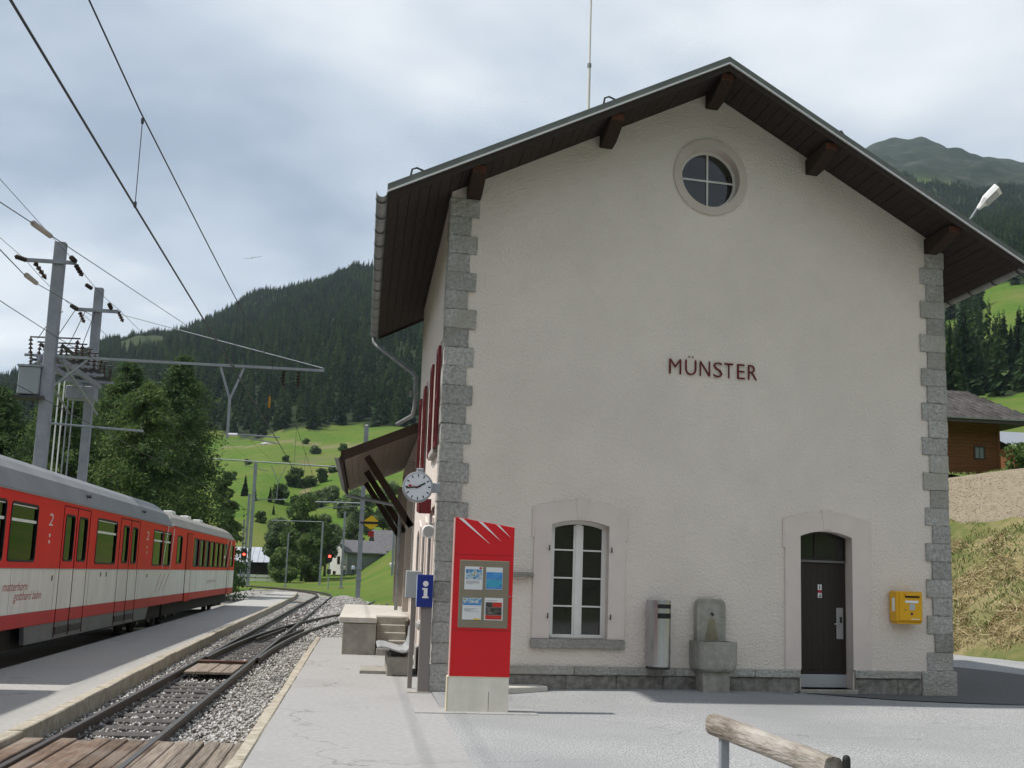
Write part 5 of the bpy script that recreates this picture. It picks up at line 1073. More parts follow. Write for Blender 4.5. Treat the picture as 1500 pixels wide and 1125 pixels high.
for s in np.arange(-34, 28.1, 1.0):
    zb = 4.1; zt = 5.78-.035*(s-7)*.3+.05*math.sin(s*.7); secs.append([bk(s, 5.72, zb), bk(s, 5.90, zt), bk(s, 6.25, zt), bk(s, 6.25, zb)])
q.loft(secs); q.build('core', wallm, rw_)
n = 22000; s = RNG.uniform(-12, 26, n); t = RNG.random(n); zb, zt = 4.1, 5.72
P = np.array([bk(a, 5.735+.17*b, zb+b*(zt-zb)) for a, b in zip(s, t)])
so = stones('rubble_stones', P, .028, stone_mat('rubble', (.30, .235, .17), (.42, .345, .26), (.50, .44, .36)), 'rubble stones'); so.parent = rw_; del so['label']

ch = thing('wooden_chalet', 'brown wooden chalet with tiled roof above the retaining wall', 'house', (24, 31, 6.4))
cw = mat('chalet_wood', (.21, .085, .035), .8, (.12, .05, .022), ns=2.5, stretch=(1, 10, 14), nd=7, bump=.2, bs=8, spec=.2)
B1('wall', cw, ch, -5, .05, 0, 2.80, 6.5, 3.2)
for k in range(19): B1('board', cw, ch, -5.02, -.012+random.uniform(-.006, .006), .02+k*.155, 2.84, .045, .02+k*.155+.148)
for k in range(19): B1('board', cw, ch, 2.803, .05, .02+k*.155, 2.83, 6.5, .02+k*.155+.148)
B1('corner_post', cw, ch, 2.74, -.04, 0, 2.87, .06, 3.0)
q = MB(); q.ring([(1.62, -.06, 1.18), (2.14, -.06, 1.18), (2.14, -.06, 1.78), (1.62, -.06, 1.78)], [(1.68, -.06, 1.24), (2.08, -.06, 1.24), (2.08, -.06, 1.72), (1.68, -.06, 1.72)], (0, .05, 0)); wn = q.build('window', plain('chalet_frame', (.05, .03, .02)), ch)
B1('pane', plain('pale_pane', (.22, .24, .24), .1), wn, 1.68, -.03, 1.24, 2.08, -.022, 1.72); B1('glazing_bar', MATS['chalet_frame'], wn, 1.865, -.045, 1.24, 1.895, -.032, 1.72)
eav, rdg = (-.95, 2.85), (3.4, 4.75)                          # (y, z) of eaves and ridge
q = MB(); q.add([(-6, eav[0], eav[1]), (4.3, eav[0], eav[1]), (3.2, rdg[0], rdg[1]), (-6, rdg[0], rdg[1]), (4.3, 7.6, eav[1]), (-6, 7.6, eav[1])], [(0, 1, 2, 3), (1, 4, 2), (3, 2, 4, 5), (0, 5, 4, 1)]); cr_ = q.build('roof', plain('chalet_roof_deck', (.07, .055, .05), .9), ch)
B1('eaves_board', plain('eaves_dark', (.055, .045, .042), .7), cr_, -6, eav[0]-.04, eav[1]-.16, 4.3, eav[0]+.02, eav[1]+.03); B1('eaves_gutter', zinc, cr_, -6, eav[0]-.1, eav[1]+.0, 4.3, eav[0]-.045, eav[1]+.06)
tm = mat('roof_tile', (.088, .080, .077), .9, (.056, .052, .05), ns=6, spec=.15, ovar=.3)
sl_y, sl_z = (rdg[0]-eav[0]), (rdg[1]-eav[1]); LN = math.hypot(sl_y, sl_z); rows = 9
tq = MB(); tq.box(-.205, -.32, .0, .205, .32, .03); tq.box(.14, -.32, .03, .205, .32, .055); tme = tq.mesh('tile', tm)
for r_ in range(rows):
    f = (r_+.5)/rows; xe = 4.25-1.08*f
    for c_ in range(15):
        x = xe-.21-c_*.42+(.0 if r_ % 2 else .05)
        o = link('tile', tme, cr_, (x, eav[0]+sl_y*f, eav[1]+sl_z*f+.035)); o.rotation_euler = (math.atan2(sl_z, sl_y)+.03, 0, 0)
hs2 = thing('grey_roofed_house', 'house with a flat grey roof behind the wooden chalet', 'house', (38.5, 46, 8.0))
B1('wall', cw, hs2, -2.2, 0, -1, 6, 6, 2.2); q = MB(); q.add([(-2.9, -.8, 2.15), (7, -.8, 2.15), (7, 3, 3.5), (-2.9, 3, 3.5), (-2.9, 7, 2.15), (7, 7, 2.15)], [(0, 1, 2, 3), (3, 2, 5, 4)]); q.build('roof', mat('slate_grey', (.22, .24, .27), .6), hs2)
B1('red_gable_beam', plain('gable_red', (.30, .09, .04)), hs2, -.3, -1.0, 1.95, 3.5, -.82, 2.25)

# ------------------------------------------------------------------ trees
def leafmat(name, a, b, c, sc, tr=.25):
    m = bpy.data.materials.new(name); m.use_nodes = True; t = m.node_tree; bs = t.nodes['Principled BSDF']; bs.inputs['Roughness'].default_value = .75; bs.inputs['Specular IOR Level'].default_value = .2
    g = t.nodes.new('ShaderNodeNewGeometry'); n = t.nodes.new('ShaderNodeTexNoise'); n.inputs['Scale'].default_value = sc; n.inputs['Detail'].default_value = 3; lk(t, g.outputs['Position'], n.inputs['Vector'])
    oi = t.nodes.new('ShaderNodeObjectInfo'); ad = t.nodes.new('ShaderNodeMath'); ad.operation = 'ADD'; m1_ = t.nodes.new('ShaderNodeMath'); m1_.operation = 'MULTIPLY_ADD'; m1_.inputs[1].default_value = .30; m1_.inputs[2].default_value = -.15
    lk(t, g.outputs['Random Per Island'], m1_.inputs[0]); lk(t, n.outputs['Fac'], ad.inputs[0]); lk(t, m1_.outputs[0], ad.inputs[1])
    m2 = t.nodes.new('ShaderNodeMath'); m2.operation = 'MULTIPLY_ADD'; m2.inputs[1].default_value = .22; lk(t, oi.outputs['Random'], m2.inputs[0]); lk(t, ad.outputs[0], m2.inputs[2])
    r = t.nodes.new('ShaderNodeValToRGB'); e = r.color_ramp.elements; e[0].position = .38; e[0].color = (*a, 1); e[1].position = .85; e[1].color = (*c, 1); x = e.new(.6); x.color = (*b, 1)
    lk(t, m2.outputs[0], r.inputs[0]); lk(t, r.outputs[0], bs.inputs['Base Color'])
    trn = t.nodes.new('ShaderNodeBsdfTranslucent'); lk(t, r.outputs[0], trn.inputs[0]); mx_ = t.nodes.new('ShaderNodeMixShader'); mx_.inputs[0].default_value = tr; lk(t, bs.outputs[0], mx_.inputs[1]); lk(t, trn.outputs[0], mx_.inputs[2]); lk(t, mx_.outputs[0], t.nodes['Material Output'].inputs[0]); return m
larchm = leafmat('larch_needles', (.052, .094, .038), (.092, .150, .050), (.150, .205, .062), .5, .4)
sprucem = leafmat('spruce_needles', (.017, .042, .018), (.036, .074, .027), (.072, .122, .036), .05, .15)
mixedm = leafmat('mixed_needles', (.032, .066, .022), (.062, .112, .034), (.105, .160, .046), .05, .15)
broadm = leafmat('broad_leaves', (.050, .090, .026), (.085, .140, .040), (.135, .195, .065), .35, .35)
palem = leafmat('pale_leaves', (.085, .130, .060), (.130, .185, .085), (.185, .235, .115), .4, .35)
def rand_axes(n, sz, asp=.6, flat=0):
    a = RNG.normal(size=(n, 3)); a[:, 2] *= (1-flat); a /= np.linalg.norm(a, axis=1, keepdims=True); b = np.cross(a, RNG.normal(size=(n, 3))); b /= np.linalg.norm(b, axis=1, keepdims=True)
    s = sz*RNG.uniform(.6, 1.3, (n, 1)); return a*s, b*s*asp
def conifer_crown(h, r, nb, per, clump, sz, t0=.10, power=.85, droop=.25):
    C = []
    for i in range(nb):
        t = t0+(1-t0)*(i+RNG.random())/nb; az = RNG.random()*6.283; Lr = r*((1-t)/(1-t0))**power*RNG.uniform(.65, 1.15)+.12
        for k in range(per):
            u = (k+.6)/per; p = np.array([math.cos(az)*Lr*u, math.sin(az)*Lr*u, h*t-droop*Lr*u*u+.05*Lr*u])
            C.append(p+RNG.normal(0, .035*r+.05*Lr*u*.8, (max(1, int(clump*(.5+u))), 3))*np.array([1, 1, .6]))
    return np.concatenate(C)
def kites(name, h, r, nb, m, t0=.03, power=.9, droop=.5, wd=.34, tw=2):
    V = []; F = []
    for i in range(nb):
        t = t0+(1-t0)*((i+RNG.random())/nb)**.92; az = RNG.random()*6.283; Lr = (r*((1-t)/(1-t0))**power*RNG.uniform(.7, 1.15)+.06*r)
        el = -droop*RNG.uniform(.6, 1.3)+.9*max(0, t-.75)*4*.35; d = np.array([math.cos(az)*math.cos(el), math.sin(az)*math.cos(el), math.sin(el)]); s = np.array([-math.sin(az), math.cos(az), 0]); u = np.cross(d, s)
        for k in range(tw):
            a = (k+RNG.random()*.6)*math.pi/tw; e = s*math.cos(a)+u*math.sin(a); b = np.array([0, 0, h*t]); w = Lr*wd*RNG.uniform(.7, 1.2); o = len(V); m_ = .5+RNG.uniform(-.12, .2)
            V += [b, b+d*Lr*m_*.6+e*w*.7, b+d*Lr*m_+e*w-np.array([0, 0, .12*Lr]), b+d*Lr*(.8+.2*RNG.random())+e*w*.3, b+d*Lr, b+d*Lr*m_-e*w-np.array([0, 0, .12*Lr])]; F += [(o, o+1, o+2, o+5), (o+5, o+2, o+3, o+4)]
    return tris_mesh(name, np.array(V), np.array(F), m)
def trunk(h, r0, lean=0.0, limbs=0, rr=1.0):
    q = MB(); secs = []; n = 8
    for z in (0, .15*h, .4*h, .7*h, .97*h):
        r = r0*(1-z/h*.93); secs.append([(lean*z/h+r*math.cos(2*math.pi*i/n), r*math.sin(2*math.pi*i/n), z) for i in range(n)])
    q.loft(secs)
    for i in range(limbs):
        z = h*random.uniform(.25, .75); a = random.random()*6.28; l = rr*random.uniform(.4, .8); q.cyl((lean*z/h, 0, z), (math.cos(a)*l, math.sin(a)*l, z+l*random.uniform(.1, .6)), r0*.28, r0*.06, n=5)
    return q
def tree(name, label, cat, x, y, z, C, A_, B_, m, h, r0, group, limbs=0, rr=1.0):
    t = thing(name, label, cat, (x, y, z), group=group)
    trunk(h, r0, 0, limbs, rr).build('trunk', bark, t, smooth=True); link('crown', quads('crown', C, A_, B_, m), t); return t
LARCH = [(-27.5, 52, 11.4, 4.2, 'larch tree at the left edge of the picture behind the mast'), (-23.4, 56, 12.4, 4.0, 'larch tree second from the left edge, behind the transformer box'), (-19.2, 54, 12.6, 4.0, 'larch tree directly behind the two steel masts'),
 (-16.3, 57, 14.6, 3.9, 'slender larch tree just right of the steel masts'), (-13.9, 51, 12.4, 3.7, 'broad low larch tree in the middle of the row behind the train'), (-12.6, 55, 14.8, 3.8, 'tallest and rightmost larch tree behind the train, dark with drooping branches'),
 (-21.0, 64, 14.0, 4.0, 'larch tree half hidden behind the row, left of the masts'), (-14.4, 64, 15.0, 3.8, 'larch tree half hidden behind the tallest larch')]
for x, y, h, r, lab in LARCH:
    C = conifer_crown(h, r*1.25, 290, 11, 10, .2, t0=.05, power=.58, droop=.28); A_, B_ = rand_axes(len(C), .095, .42)
    tree('larch_tree', lab, 'tree', x, y, -.45, C, A_, B_, larchm, h, .22, 'larch trees behind the train', 10, r*.8)
C = conifer_crown(10.4, 2.3, 70, 8, 8, .2, t0=.05, power=.6); A_, B_ = rand_axes(len(C), .2, .6)
tree('young_tree', 'dense green tree standing beyond the end of the train', 'tree', -13.6, 90, -.4, C, A_, B_, larchm, 10.2, .2, None)
def broad_crown(h, r, n, base=.25):
    nb_ = 16; C = []
    for i in range(nb_):
        a = RNG.random()*6.283; u = math.sqrt(RNG.random())*.72*r; zc = h*(base+(.92-base)*RNG.random()); k = 1-abs((zc/h-.55)/.6)**2; c = np.array([math.cos(a)*u*k, math.sin(a)*u*k, zc]); rb = r*RNG.uniform(.30, .48)
        v = RNG.normal(size=(n//nb_, 3)); v /= np.linalg.norm(v, axis=1, keepdims=True); C.append(c+v*rb*RNG.uniform(.6, 1.05, (len(v), 1))*np.array([1, 1, .85]))
    C = np.concatenate(C); return C[C[:, 2] < h*1.03]
BROAD = [(-12.4, 150, 8.6, 2.7, 1, 'leafy tree with grey-green crown left of the far pole arm'), (-9.0, 142, 11.8, 3.7, 0, 'largest leafy tree behind the second signal'), (-6.3, 152, 9.2, 2.4, 1, 'pale leafy tree just left of the white house'), (-10.9, 134, 4.4, 2.1, 0, 'low round bush beside the dark chalet'), (-7.6, 137, 6.4, 2.2, 0, 'dark low tree in front of the leafy trees'), (-2.6, 178, 12.0, 3.4, 1, 'pale leafy tree rising behind the white house'), (-14.6, 172, 9.4, 2.6, 1, 'pale feathery tree behind the dark chalet'), (2.2, 186, 9.0, 3.6, 1, 'bushy tree behind the grey barn roof')]
for x, y, h, r, k, lab in BROAD:
    C = broad_crown(h, r, 7000, .08 if h < 7 else .2); A_, B_ = rand_axes(len(C), .17, .6); tree('leafy_tree', lab, 'tree', x, y, tz_xy(x, y)-.2, C, A_, B_, (broadm, palem)[k], h*.85, .2, 'leafy trees at the foot of the meadow', 6, r*.7)
def hit(az, el, d0=150):
    d = d0
    while d < 1500:
        z = float(terrain_z(az, d))
        if z-CAM.z > el*d-1e-6 and d > d0: break
        d += 3
    p = tpos(np.float64(az), np.float64(d)); return d, p
CONE = {}
def spruce(name, label, az, el, hpx, d0=150, group='spruces standing alone on the slopes'):
    d, p = hit(az, el, d0); h = hpx/1724*d
    key = random.randrange(3)
    if key not in CONE:
        CONE[key] = (kites('crown', 10, 1.9, 520, sprucem, wd=.26), trunk(10, .22).mesh('trunk', bark, smooth=True))
    t = thing(name, label, 'tree', tuple(p-np.array([0, 0, .3])), random.uniform(0, 6.28), group); t.scale = (h/10*random.uniform(.9, 1.2),)*2+(h/10,)
    link('crown', CONE[key][0], t); link('trunk', CONE[key][1], t); return t
for az, el, hp_, lab in ((-5.69, .0574, 32, 'small dark spruce on the meadow nearest to the larches'), (-4.50, .0527, 25, 'small dark spruce on the meadow right of the tall far pole'), (-4.30, .0440, 17, 'tiniest dark spruce on the meadow, lower down the slope'), (-5.23, .0539, 28, 'small spruce hidden partly by the tall far pole')): spruce('spruce_tree', lab, az, el, hp_, 170)
def bush(label, az, el, wpx, hpx, k=0):
    d, p = hit(az, el, 170); h = hpx/1724*d; r = wpx/1724*d/2; C = broad_crown(h, r, 1100, .05); A_, B_ = rand_axes(len(C), .05*(h+r)+.12, .6)
    t = thing('meadow_bush', label, 'bush', tuple(p-np.array([0, 0, .2])), 0, 'bushes on the meadow'); link('foliage', quads('foliage', C, A_, B_, (broadm, palem, sprucem)[k]), t); trunk(h*.7, .12, 0, 4, r*.6).build('stem', bark, t)
for a in (('largest round dark bush on the meadow', -3.37, .0672, 30, 27, 0), ('low wide bush right of the largest round bush', -2.73, .0675, 26, 16, 0), ('upright bush near the shed canopy on the meadow', -2.07, .072, 18, 20, 0), ('pale grey bush high on the meadow', -2.50, .096, 16, 12, 1), ('small bush highest near the shed canopy', -1.63, .0807, 16, 10, 0), ('pale bushy shrub below the canopy on the meadow', -1.73, .055, 34, 26, 1), ('broad bush beneath the round one on the meadow', -4.03, .052, 26, 28, 0), ('pale shrub at the foot of the meadow beside the canopy', -0.9, .045, 36, 28, 1)): bush(*a)
for i, (az, el, w, h, k, lab) in enumerate(((-6.3, .070, 14, 12, 0, 'small bush on the meadow close to the larch branches'), (-5.6, .084, 12, 8, 1, 'flat pale bush left on the upper meadow'), (-3.9, .088, 13, 9, 0, 'small dark bush in the middle of the upper meadow'), (-3.0, .104, 12, 8, 0, 'little bush just under the forest edge'), (-1.2, .100, 14, 10, 0, 'small bush under the forest edge beside the shed roof'), (-3.2, .046, 24, 22, 0, 'leafy bush low on the meadow above the leafy trees'), (-2.3, .050, 26, 24, 1, 'pale leafy bush low on the meadow right of the leafy trees'), (-4.9, .036, 18, 16, 0, 'bush at the meadow foot behind the tall far pole'))): bush(lab, az, el, w, h, k)
RS = [(27.63, .1495, 120), (27.96, .1510, 105), (28.25, .1525, 128), (28.55, .1545, 88), (28.85, .1560, 78), (29.22, .1590, 68), (29.63, .1600, 84), (29.95, .1615, 100), (30.25, .1630, 84), (30.58, .1640, 104), (27.3, .150, 90), (30.9, .166, 110), (31.4, .167, 100)]
RL = ['first spruce from the station corner at the meadow edge', 'second spruce from the station corner at the meadow edge', 'tall third spruce from the station corner at the meadow edge', 'shorter fourth spruce from the station corner at the meadow edge', 'fifth spruce from the station corner at the meadow edge', 'short sixth spruce from the station corner at the meadow edge', 'tall seventh spruce from the station corner at the meadow edge', 'tallest spruce near the right picture edge', 'spruce just right of the tallest one near the right picture edge', 'spruce at the right picture edge above the grey roof', 'spruce peeping out behind the station corner stones', 'spruce cut by the right picture edge', 'outermost spruce past the right picture edge']
for (az, el, hp_), lab in list(zip(RS, RL))[:12]: spruce('spruce_tree', lab, az, el, hp_, 190, 'spruces at the upper meadow edge')
for i, (az, el, w, h) in enumerate(((29.43, .157, 24, 22), (27.62, .138, 26, 30))):
    d, p = hit(az, el, 120); hh = h/1724*d; C = broad_crown(hh, w/1724*d/2, 1100, .05); A_, B_ = rand_axes(len(C), .3, .6); t = thing('leafy_bush', ('pale bush in front of the spruces on the right', 'bright green bush above the chalet roof beside the station corner')[i], 'bush', tuple(p)); link('foliage', quads('foliage', C, A_, B_, palem if i == 0 else broadm), t); trunk(hh*.7, .15).build('stem', bark, t)
C = broad_crown(1.5, 1.3, 1500, .05); A_, B_ = rand_axes(len(C), .10, .6); t = thing('chalet_shrub', 'leafy shrub beside the wooden chalet wall', 'shrub', (27.2, 29.2, 6.7)); link('foliage', quads('foliage', C, A_, B_, broadm), t); trunk(1.0, .05).build('stem', bark, t)

# far forest: one mass of conifers
PROTO = []
for k in range(4):
    me = kites('conifer', 10, (1.9, 1.6, 2.1, 1.75)[k], (110, 110, 95, 120)[k], (sprucem, sprucem, mixedm, sprucem)[k], wd=.36)
    PROTO.append(bpy.data.objects.new('forest_conifer', me))
def forest(name, label, az0, az1, d0, d1, sp):
    pts = []; d = d0
    while d < d1:
        sq = sp*min(1, max(.62, 1-.38*(d-430)/500)); n = int(math.radians(az1-az0)*d/sq); a = az0+(np.arange(n)+RNG.random(n))*(az1-az0)/n; dq = d+RNG.uniform(-.6, .6, n)*sp; k = forest_mask(a, dq) & (RNG.random(n) < .95); pts.append(tpos(a[k], dq[k])); d += sq
    P = np.concatenate(pts); me = bpy.data.meshes.new(name); me.vertices.add(len(P)); me.vertices.foreach_set('co', P.ravel()); o = link(name, me); tag(o, label, kind='stuff')
    at = me.attributes.new('kind_id', 'INT', 'POINT'); at.data.foreach_set('value', RNG.integers(0, 4, len(P)).astype(np.int32))
    at = me.attributes.new('size', 'FLOAT', 'POINT'); at.data.foreach_set('value', ((RNG.uniform(.75, 1.1, len(P))+RNG.random(len(P))**2*.9)*np.clip(1-.52*(np.hypot(P[:, 0]-CAM.x, P[:, 1]-CAM.y)-430)/620, .46, 1)).astype(np.float32))
    g = bpy.data.node_groups.new(name, 'GeometryNodeTree'); g.interface.new_socket('Geometry', in_out='INPUT', socket_type='NodeSocketGeometry'); g.interface.new_socket('Geometry', in_out='OUTPUT', socket_type='NodeSocketGeometry')
    gi = g.nodes.new('NodeGroupInput'); go = g.nodes.new('NodeGroupOutput'); jn = g.nodes.new('GeometryNodeJoinGeometry')
    na_ = g.nodes.new('GeometryNodeInputNamedAttribute'); na_.data_type = 'INT'; na_.inputs[0].default_value = 'kind_id'; ns_ = g.nodes.new('GeometryNodeInputNamedAttribute'); ns_.data_type = 'FLOAT'; ns_.inputs[0].default_value = 'size'
    rv = g.nodes.new('FunctionNodeRandomValue'); rv.data_type = 'FLOAT_VECTOR'; rv.inputs[0].default_value = (0, 0, 0); rv.inputs[1].default_value = (.06, .06, 6.28)
    for k in range(4):
        ob = g.nodes.new('GeometryNodeObjectInfo'); ob.inputs[0].default_value = PROTO[k]; ip_ = g.nodes.new('GeometryNodeInstanceOnPoints'); cm = g.nodes.new('FunctionNodeCompare'); cm.data_type = 'INT'; cm.operation = 'EQUAL'; cm.inputs[3].default_value = k
        lk(g, na_.outputs[0], cm.inputs[2]); lk(g, gi.outputs[0], ip_.inputs['Points']); lk(g, cm.outputs[0], ip_.inputs['Selection']); lk(g, ob.outputs['Geometry'], ip_.inputs['Instance']); lk(g, rv.outputs[0], ip_.inputs['Rotation']); lk(g, ns_.outputs[0], ip_.inputs['Scale']); lk(g, ip_.outputs[0], jn.inputs[0])
    lk(g, jn.outputs[0], go.inputs[0]); md = o.modifiers.new('grow', 'NODES'); md.node_group = g; return len(P)
print('forest', forest('hillside_forest', 'dark conifer forest covering the hillside behind the meadow', -27, 9, 380, 1180, 6.0), forest('mountain_forest', 'dark conifer forest climbing the mountain on the right', 20, 37, 205, 1350, 6.2))

# ------------------------------------------------------------------ far houses, fence, people, glider
cA = thing('dark_chalet', 'dark timber house with pale metal roof behind the train end', 'house', (-15.5, 155, -.3))
dw = mat('dark_timber', (.035, .028, .024), .9, (.022, .018, .016), ns=3, stretch=(1, 1, 12))
B1('upper_wall', dw, cA, -5, 0, 1.15, 3.4, 6, 2.9); B1('base_wall', white, cA, -4.95, .06, 0, 3.35, 5.9, 1.15)
q = MB(); q.add([(-5.8, -1.1, 2.75), (4.3, -1.1, 2.95), (4.3, 3, 5.2), (-5.8, 3, 4.9), (-5.8, 7.1, 2.7), (4.3, 7.1, 2.7)], [(0, 1, 2, 3), (3, 2, 5, 4)]); rf_ = q.build('roof', mat('pale_metal_roof', (.42, .44, .48), .5, (.36, .38, .42), ns=1), cA); B1('chimney', darkst, rf_, .7, 2.4, 4.6, 1.25, 3.0, 5.9)
for k in range(12): q = MB(); x = -5.5+k*.85; q.bar((x, -1.1, 2.80+.02*k), (x, 3, 4.99+.02*k), .05, .05); q.build('roof_seam', plain('seam_grey', (.36, .38, .42)), rf_)
wn = B1('window', white, cA, 1.6, -.05, 1.2, 2.9, .0, 2.2); B1('pane', glass, wn, 1.7, -.07, 1.28, 2.22, -.052, 2.12); B1('pane', glass, wn, 2.28, -.07, 1.28, 2.8, -.052, 2.12)
cB = thing('white_house', 'small house with white gable end and grey roof behind the second signal', 'house', (-3.4, 153, .0), math.radians(33))
hw = mat('house_white', (.62, .62, .60), .9, (.54, .54, .52), ns=2); hg = mat('barn_and_shade_grey', (.20, .215, .20), .9, (.17, .18, .17), ns=2); rg = mat('grey_roof', (.16, .155, .165), .85, (.12, .115, .125), ns=3)
q = MB(); q.prism([(0, 0, -.8), (0, 4.6, -.8), (0, 4.6, 4.5), (0, 2.3, 6.0), (0, 0, 4.5)], (.15, 0, 0)); q.build('gable_wall', hw, cB); B1('long_wall', hg, cB, .16, -.0, -.8, 6.2, 4.6, 4.5)  # long wall has its shade painted in as grey; gable end stays white
q = MB(); 
for s_ in (0, 1):
    y0_, y1_ = (-.45, 2.3) if s_ == 0 else (5.05, 2.3); q.prism([(-.4, y0_, 4.25), (-.4, y1_, 6.05), (-.4, y1_, 6.23), (-.4, y0_, 4.43)], (7.2, 0, 0))
q.build('roof', rg, cB)
for y_, z0_, z1_ in ((1.6, 2.7, 3.8), (2.6, .2, 1.7)): wn = B1('window', darkst, cB, -.04, y_, z0_, -.003, y_+.75, z1_); B1('pane', glass, wn, -.055, y_+.08, z0_+.08, -.042, y_+.67, z1_-.08)
cC = thing('grey_barn', 'larger grey barn with steep grey roof right of the white house', 'barn', (1.6, 158, .6), math.radians(14))
B1('wall', hg, cC, 0, 0, -1, 8, 6, 4.2); B1('downpipe', darkst, cC, .25, -.1, 0, .4, -.01, 4.1)
q = MB()
for y0_, y1_ in ((-.6, 3), (6.6, 3)): q.prism([(-.8, y0_, 4.0), (-.8, y1_, 7.2), (-.8, y1_, 7.4), (-.8, y0_, 4.2)], (9.6, 0, 0))
q.build('roof', rg, cC); q = MB(); q.prism([(.02, .1, 4.2), (.02, 5.9, 4.2), (.02, 3, 7.0)], (.1, 0, 0)); q.build('gable_boards', hw, cC)
fe = thing('white_fence', 'low fence of pale horizontal boards in front of the leafy trees', 'fence', (-13.5, 134, -.3))
for z in (.45, .95): B1('rail', white, fe, -2.4, 0, z, 2.2, .06, z+.28)
for x in (-2.3, -.8, .7, 2.1): B1('post', oldwood, fe, x-.06, .07, 0, x+.06, .19, 1.3)
def person(name, label, x, y, z, shirt, pants, h=1.75, rz_=0.0, stride=.1):
    t = thing(name, label, 'person', (x, y, z), rz_, 'people walking by the white house')
    J = {'pel': (0, 0, .95), 'che': (0, 0, 1.28), 'nek': (0, 0, 1.48), 'hed': (0, -.01, 1.62), 'top': (0, 0, 1.72), 'sl': (-.19, 0, 1.40), 'sr': (.19, 0, 1.40), 'el': (-.25, .04, 1.14), 'er': (.25, -.04, 1.14), 'hl': (-.24, -.05, .90), 'hr': (.24, -.12, .90), 'pl': (-.09, 0, .90), 'pr': (.09, 0, .90), 'kl': (-.10, -stride*.6, .50), 'kr': (.10, stride*.3, .50), 'al': (-.10, -stride, .08), 'ar': (.10, stride, .08), 'fl': (-.11, -stride-.14, .04), 'fr': (.11, stride-.14, .04)}
    R_ = dict(pel=.13, che=.15, nek=.055, hed=.095, top=.07, sl=.07, sr=.07, el=.047, er=.047, hl=.035, hr=.035, pl=.09, pr=.09, kl=.06, kr=.06, al=.042, ar=.042, fl=.035, fr=.035)
    E_ = [('pel', 'che'), ('che', 'nek'), ('nek', 'hed'), ('hed', 'top'), ('che', 'sl'), ('che', 'sr'), ('sl', 'el'), ('sr', 'er'), ('el', 'hl'), ('er', 'hr'), ('pel', 'pl'), ('pel', 'pr'), ('pl', 'kl'), ('pr', 'kr'), ('kl', 'al'), ('kr', 'ar'), ('al', 'fl'), ('ar', 'fr')]
    ks = list(J); me = bpy.data.meshes.new('body'); me.from_pydata([J[k] for k in ks], [(ks.index(a), ks.index(b)) for a, b in E_], []); o = link('body', me, t)
    sk = o.modifiers.new('skin', 'SKIN'); 
    for i, k in enumerate(ks): me.skin_vertices[0].data[i].radius = (R_[k],)*2; me.skin_vertices[0].data[i].use_root = (k == 'pel')
    ss = o.modifiers.new('sub', 'SUBSURF'); ss.levels = 1; ss.render_levels = 1
    dg = bpy.context.evaluated_depsgraph_get(); fin = bpy.data.meshes.new_from_object(o.evaluated_get(dg)); o.modifiers.clear(); o.data = fin
    fin.materials.clear()
    for m in (plain('skin', (.42, .25, .18)), shirt, pants): fin.materials.append(m)
    for p in fin.polygons: c = p.center; p.material_index = 2 if c.z < .97 and abs(c.x) < .2 else (1 if c.z < 1.47 and not c.z < .98 else 0); p.use_smooth = True
    q = MB(); q.loft([[(r*math.cos(a), .015+r*1.1*math.sin(a), z_) for a in np.linspace(0, 6.283, 10, endpoint=False)] for z_, r in ((1.64, .105), (1.70, .10), (1.75, .06), (1.765, .01))]); q.build('hair', plain('hair_brown', (.05, .03, .02)), t, smooth=True)
    q = MB(); q.box(-.015, -.125, 1.58, .015, -.095, 1.62); q.build('nose', MATS['skin'], t)
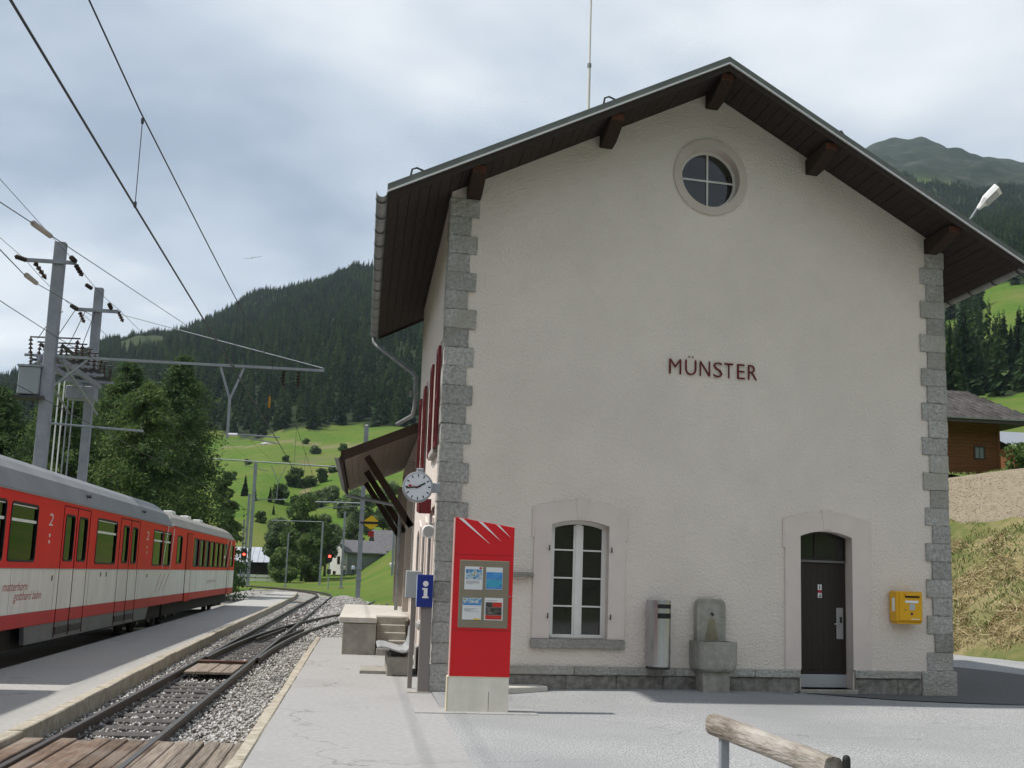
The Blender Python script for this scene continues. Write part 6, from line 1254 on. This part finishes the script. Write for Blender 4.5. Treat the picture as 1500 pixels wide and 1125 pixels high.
for x, y, sh_, rz_, lab in ((-3.45, 146, plain('shirt_pale', (.52, .48, .45)), .3, 'person in a pale top and dark trousers, left of the two by the far pole'), (-2.3, 147, plain('shirt_blue', (.48, .54, .66)), -.4, 'person in a pale blue shirt, right of the two by the far pole')):
    person('person', lab, x, y, tz_xy(x, y), sh_, plain('trousers_dark', (.02, .022, .03)), rz_=rz_)
gl = thing('glider', 'small white glider flying above the forest ridge', 'glider', (-122.6, 1120, 300), .4); gl.rotation_euler = (.0, -.28, .3)
q = MB(); q.loft([[(.45*r*math.cos(a), y, .45*r*math.sin(a)) for a in np.linspace(0, 6.283, 8, endpoint=False)] for y, r in ((-3.5, .1), (-2.6, .9), (-1, 1.1), (1, .6), (4.5, .25))]); q.build('fuselage', lightm, gl); B1('wing', lightm, gl, -9, -.5, .3, 9, .5, .42); B1('tailplane', lightm, gl, -1.6, 4.0, 1.0, 1.6, 4.6, 1.08); B1('fin', lightm, gl, -.05, 3.8, 0, .05, 4.6, 1.1)
# white rocks on the meadow and brown bank
for az, el, w, lab in ((-4.84, .1014, 3.2, 'pale rock outcrop high on the meadow'), (1.55, .006, 1.2, 'pale boulder on the brown bank beside the shed post')):
    d, p = hit(az, el, 90 if el < .05 else 170); q = MB(); n = 10; q.loft([[(w*r*math.cos(a)*random.uniform(.8, 1.2), w*.6*r*math.sin(a), w*z) for a in np.linspace(0, 6.283, n, endpoint=False)] for z, r in ((-.2, .5), (.05, .55), (.2, .4), (.28, .12))]); o = q.build('boulder', mat('pale_rock', (.48, .46, .42), .95, (.38, .36, .33), ns=2), None, tuple(p)); tag(o, lab, 'boulder')

# ------------------------------------------------------------------ haze
HZ = True
if HZ:
    q = MB(); q.box(-3100, -3100, -4, 3100, 3100, 950); hz = q.build('haze', None) if False else None
    me = q.mesh('haze', bpy.data.materials.new('haze')); hz = link('haze', me); m = me.materials[0]; m.use_nodes = True; t = m.node_tree; t.nodes.clear()
    o_ = t.nodes.new('ShaderNodeOutputMaterial'); v = t.nodes.new('ShaderNodeVolumePrincipled'); v.inputs['Color'].default_value = (.72, .86, 1.0, 1); v.inputs['Density Attribute'].default_value = ''; v.inputs['Density'].default_value = .000085; v.inputs['Anisotropy'].default_value = .2; lk(t, v.outputs[0], o_.inputs['Volume']); tag(hz, 'thin blue haze filling the valley air', kind='stuff')
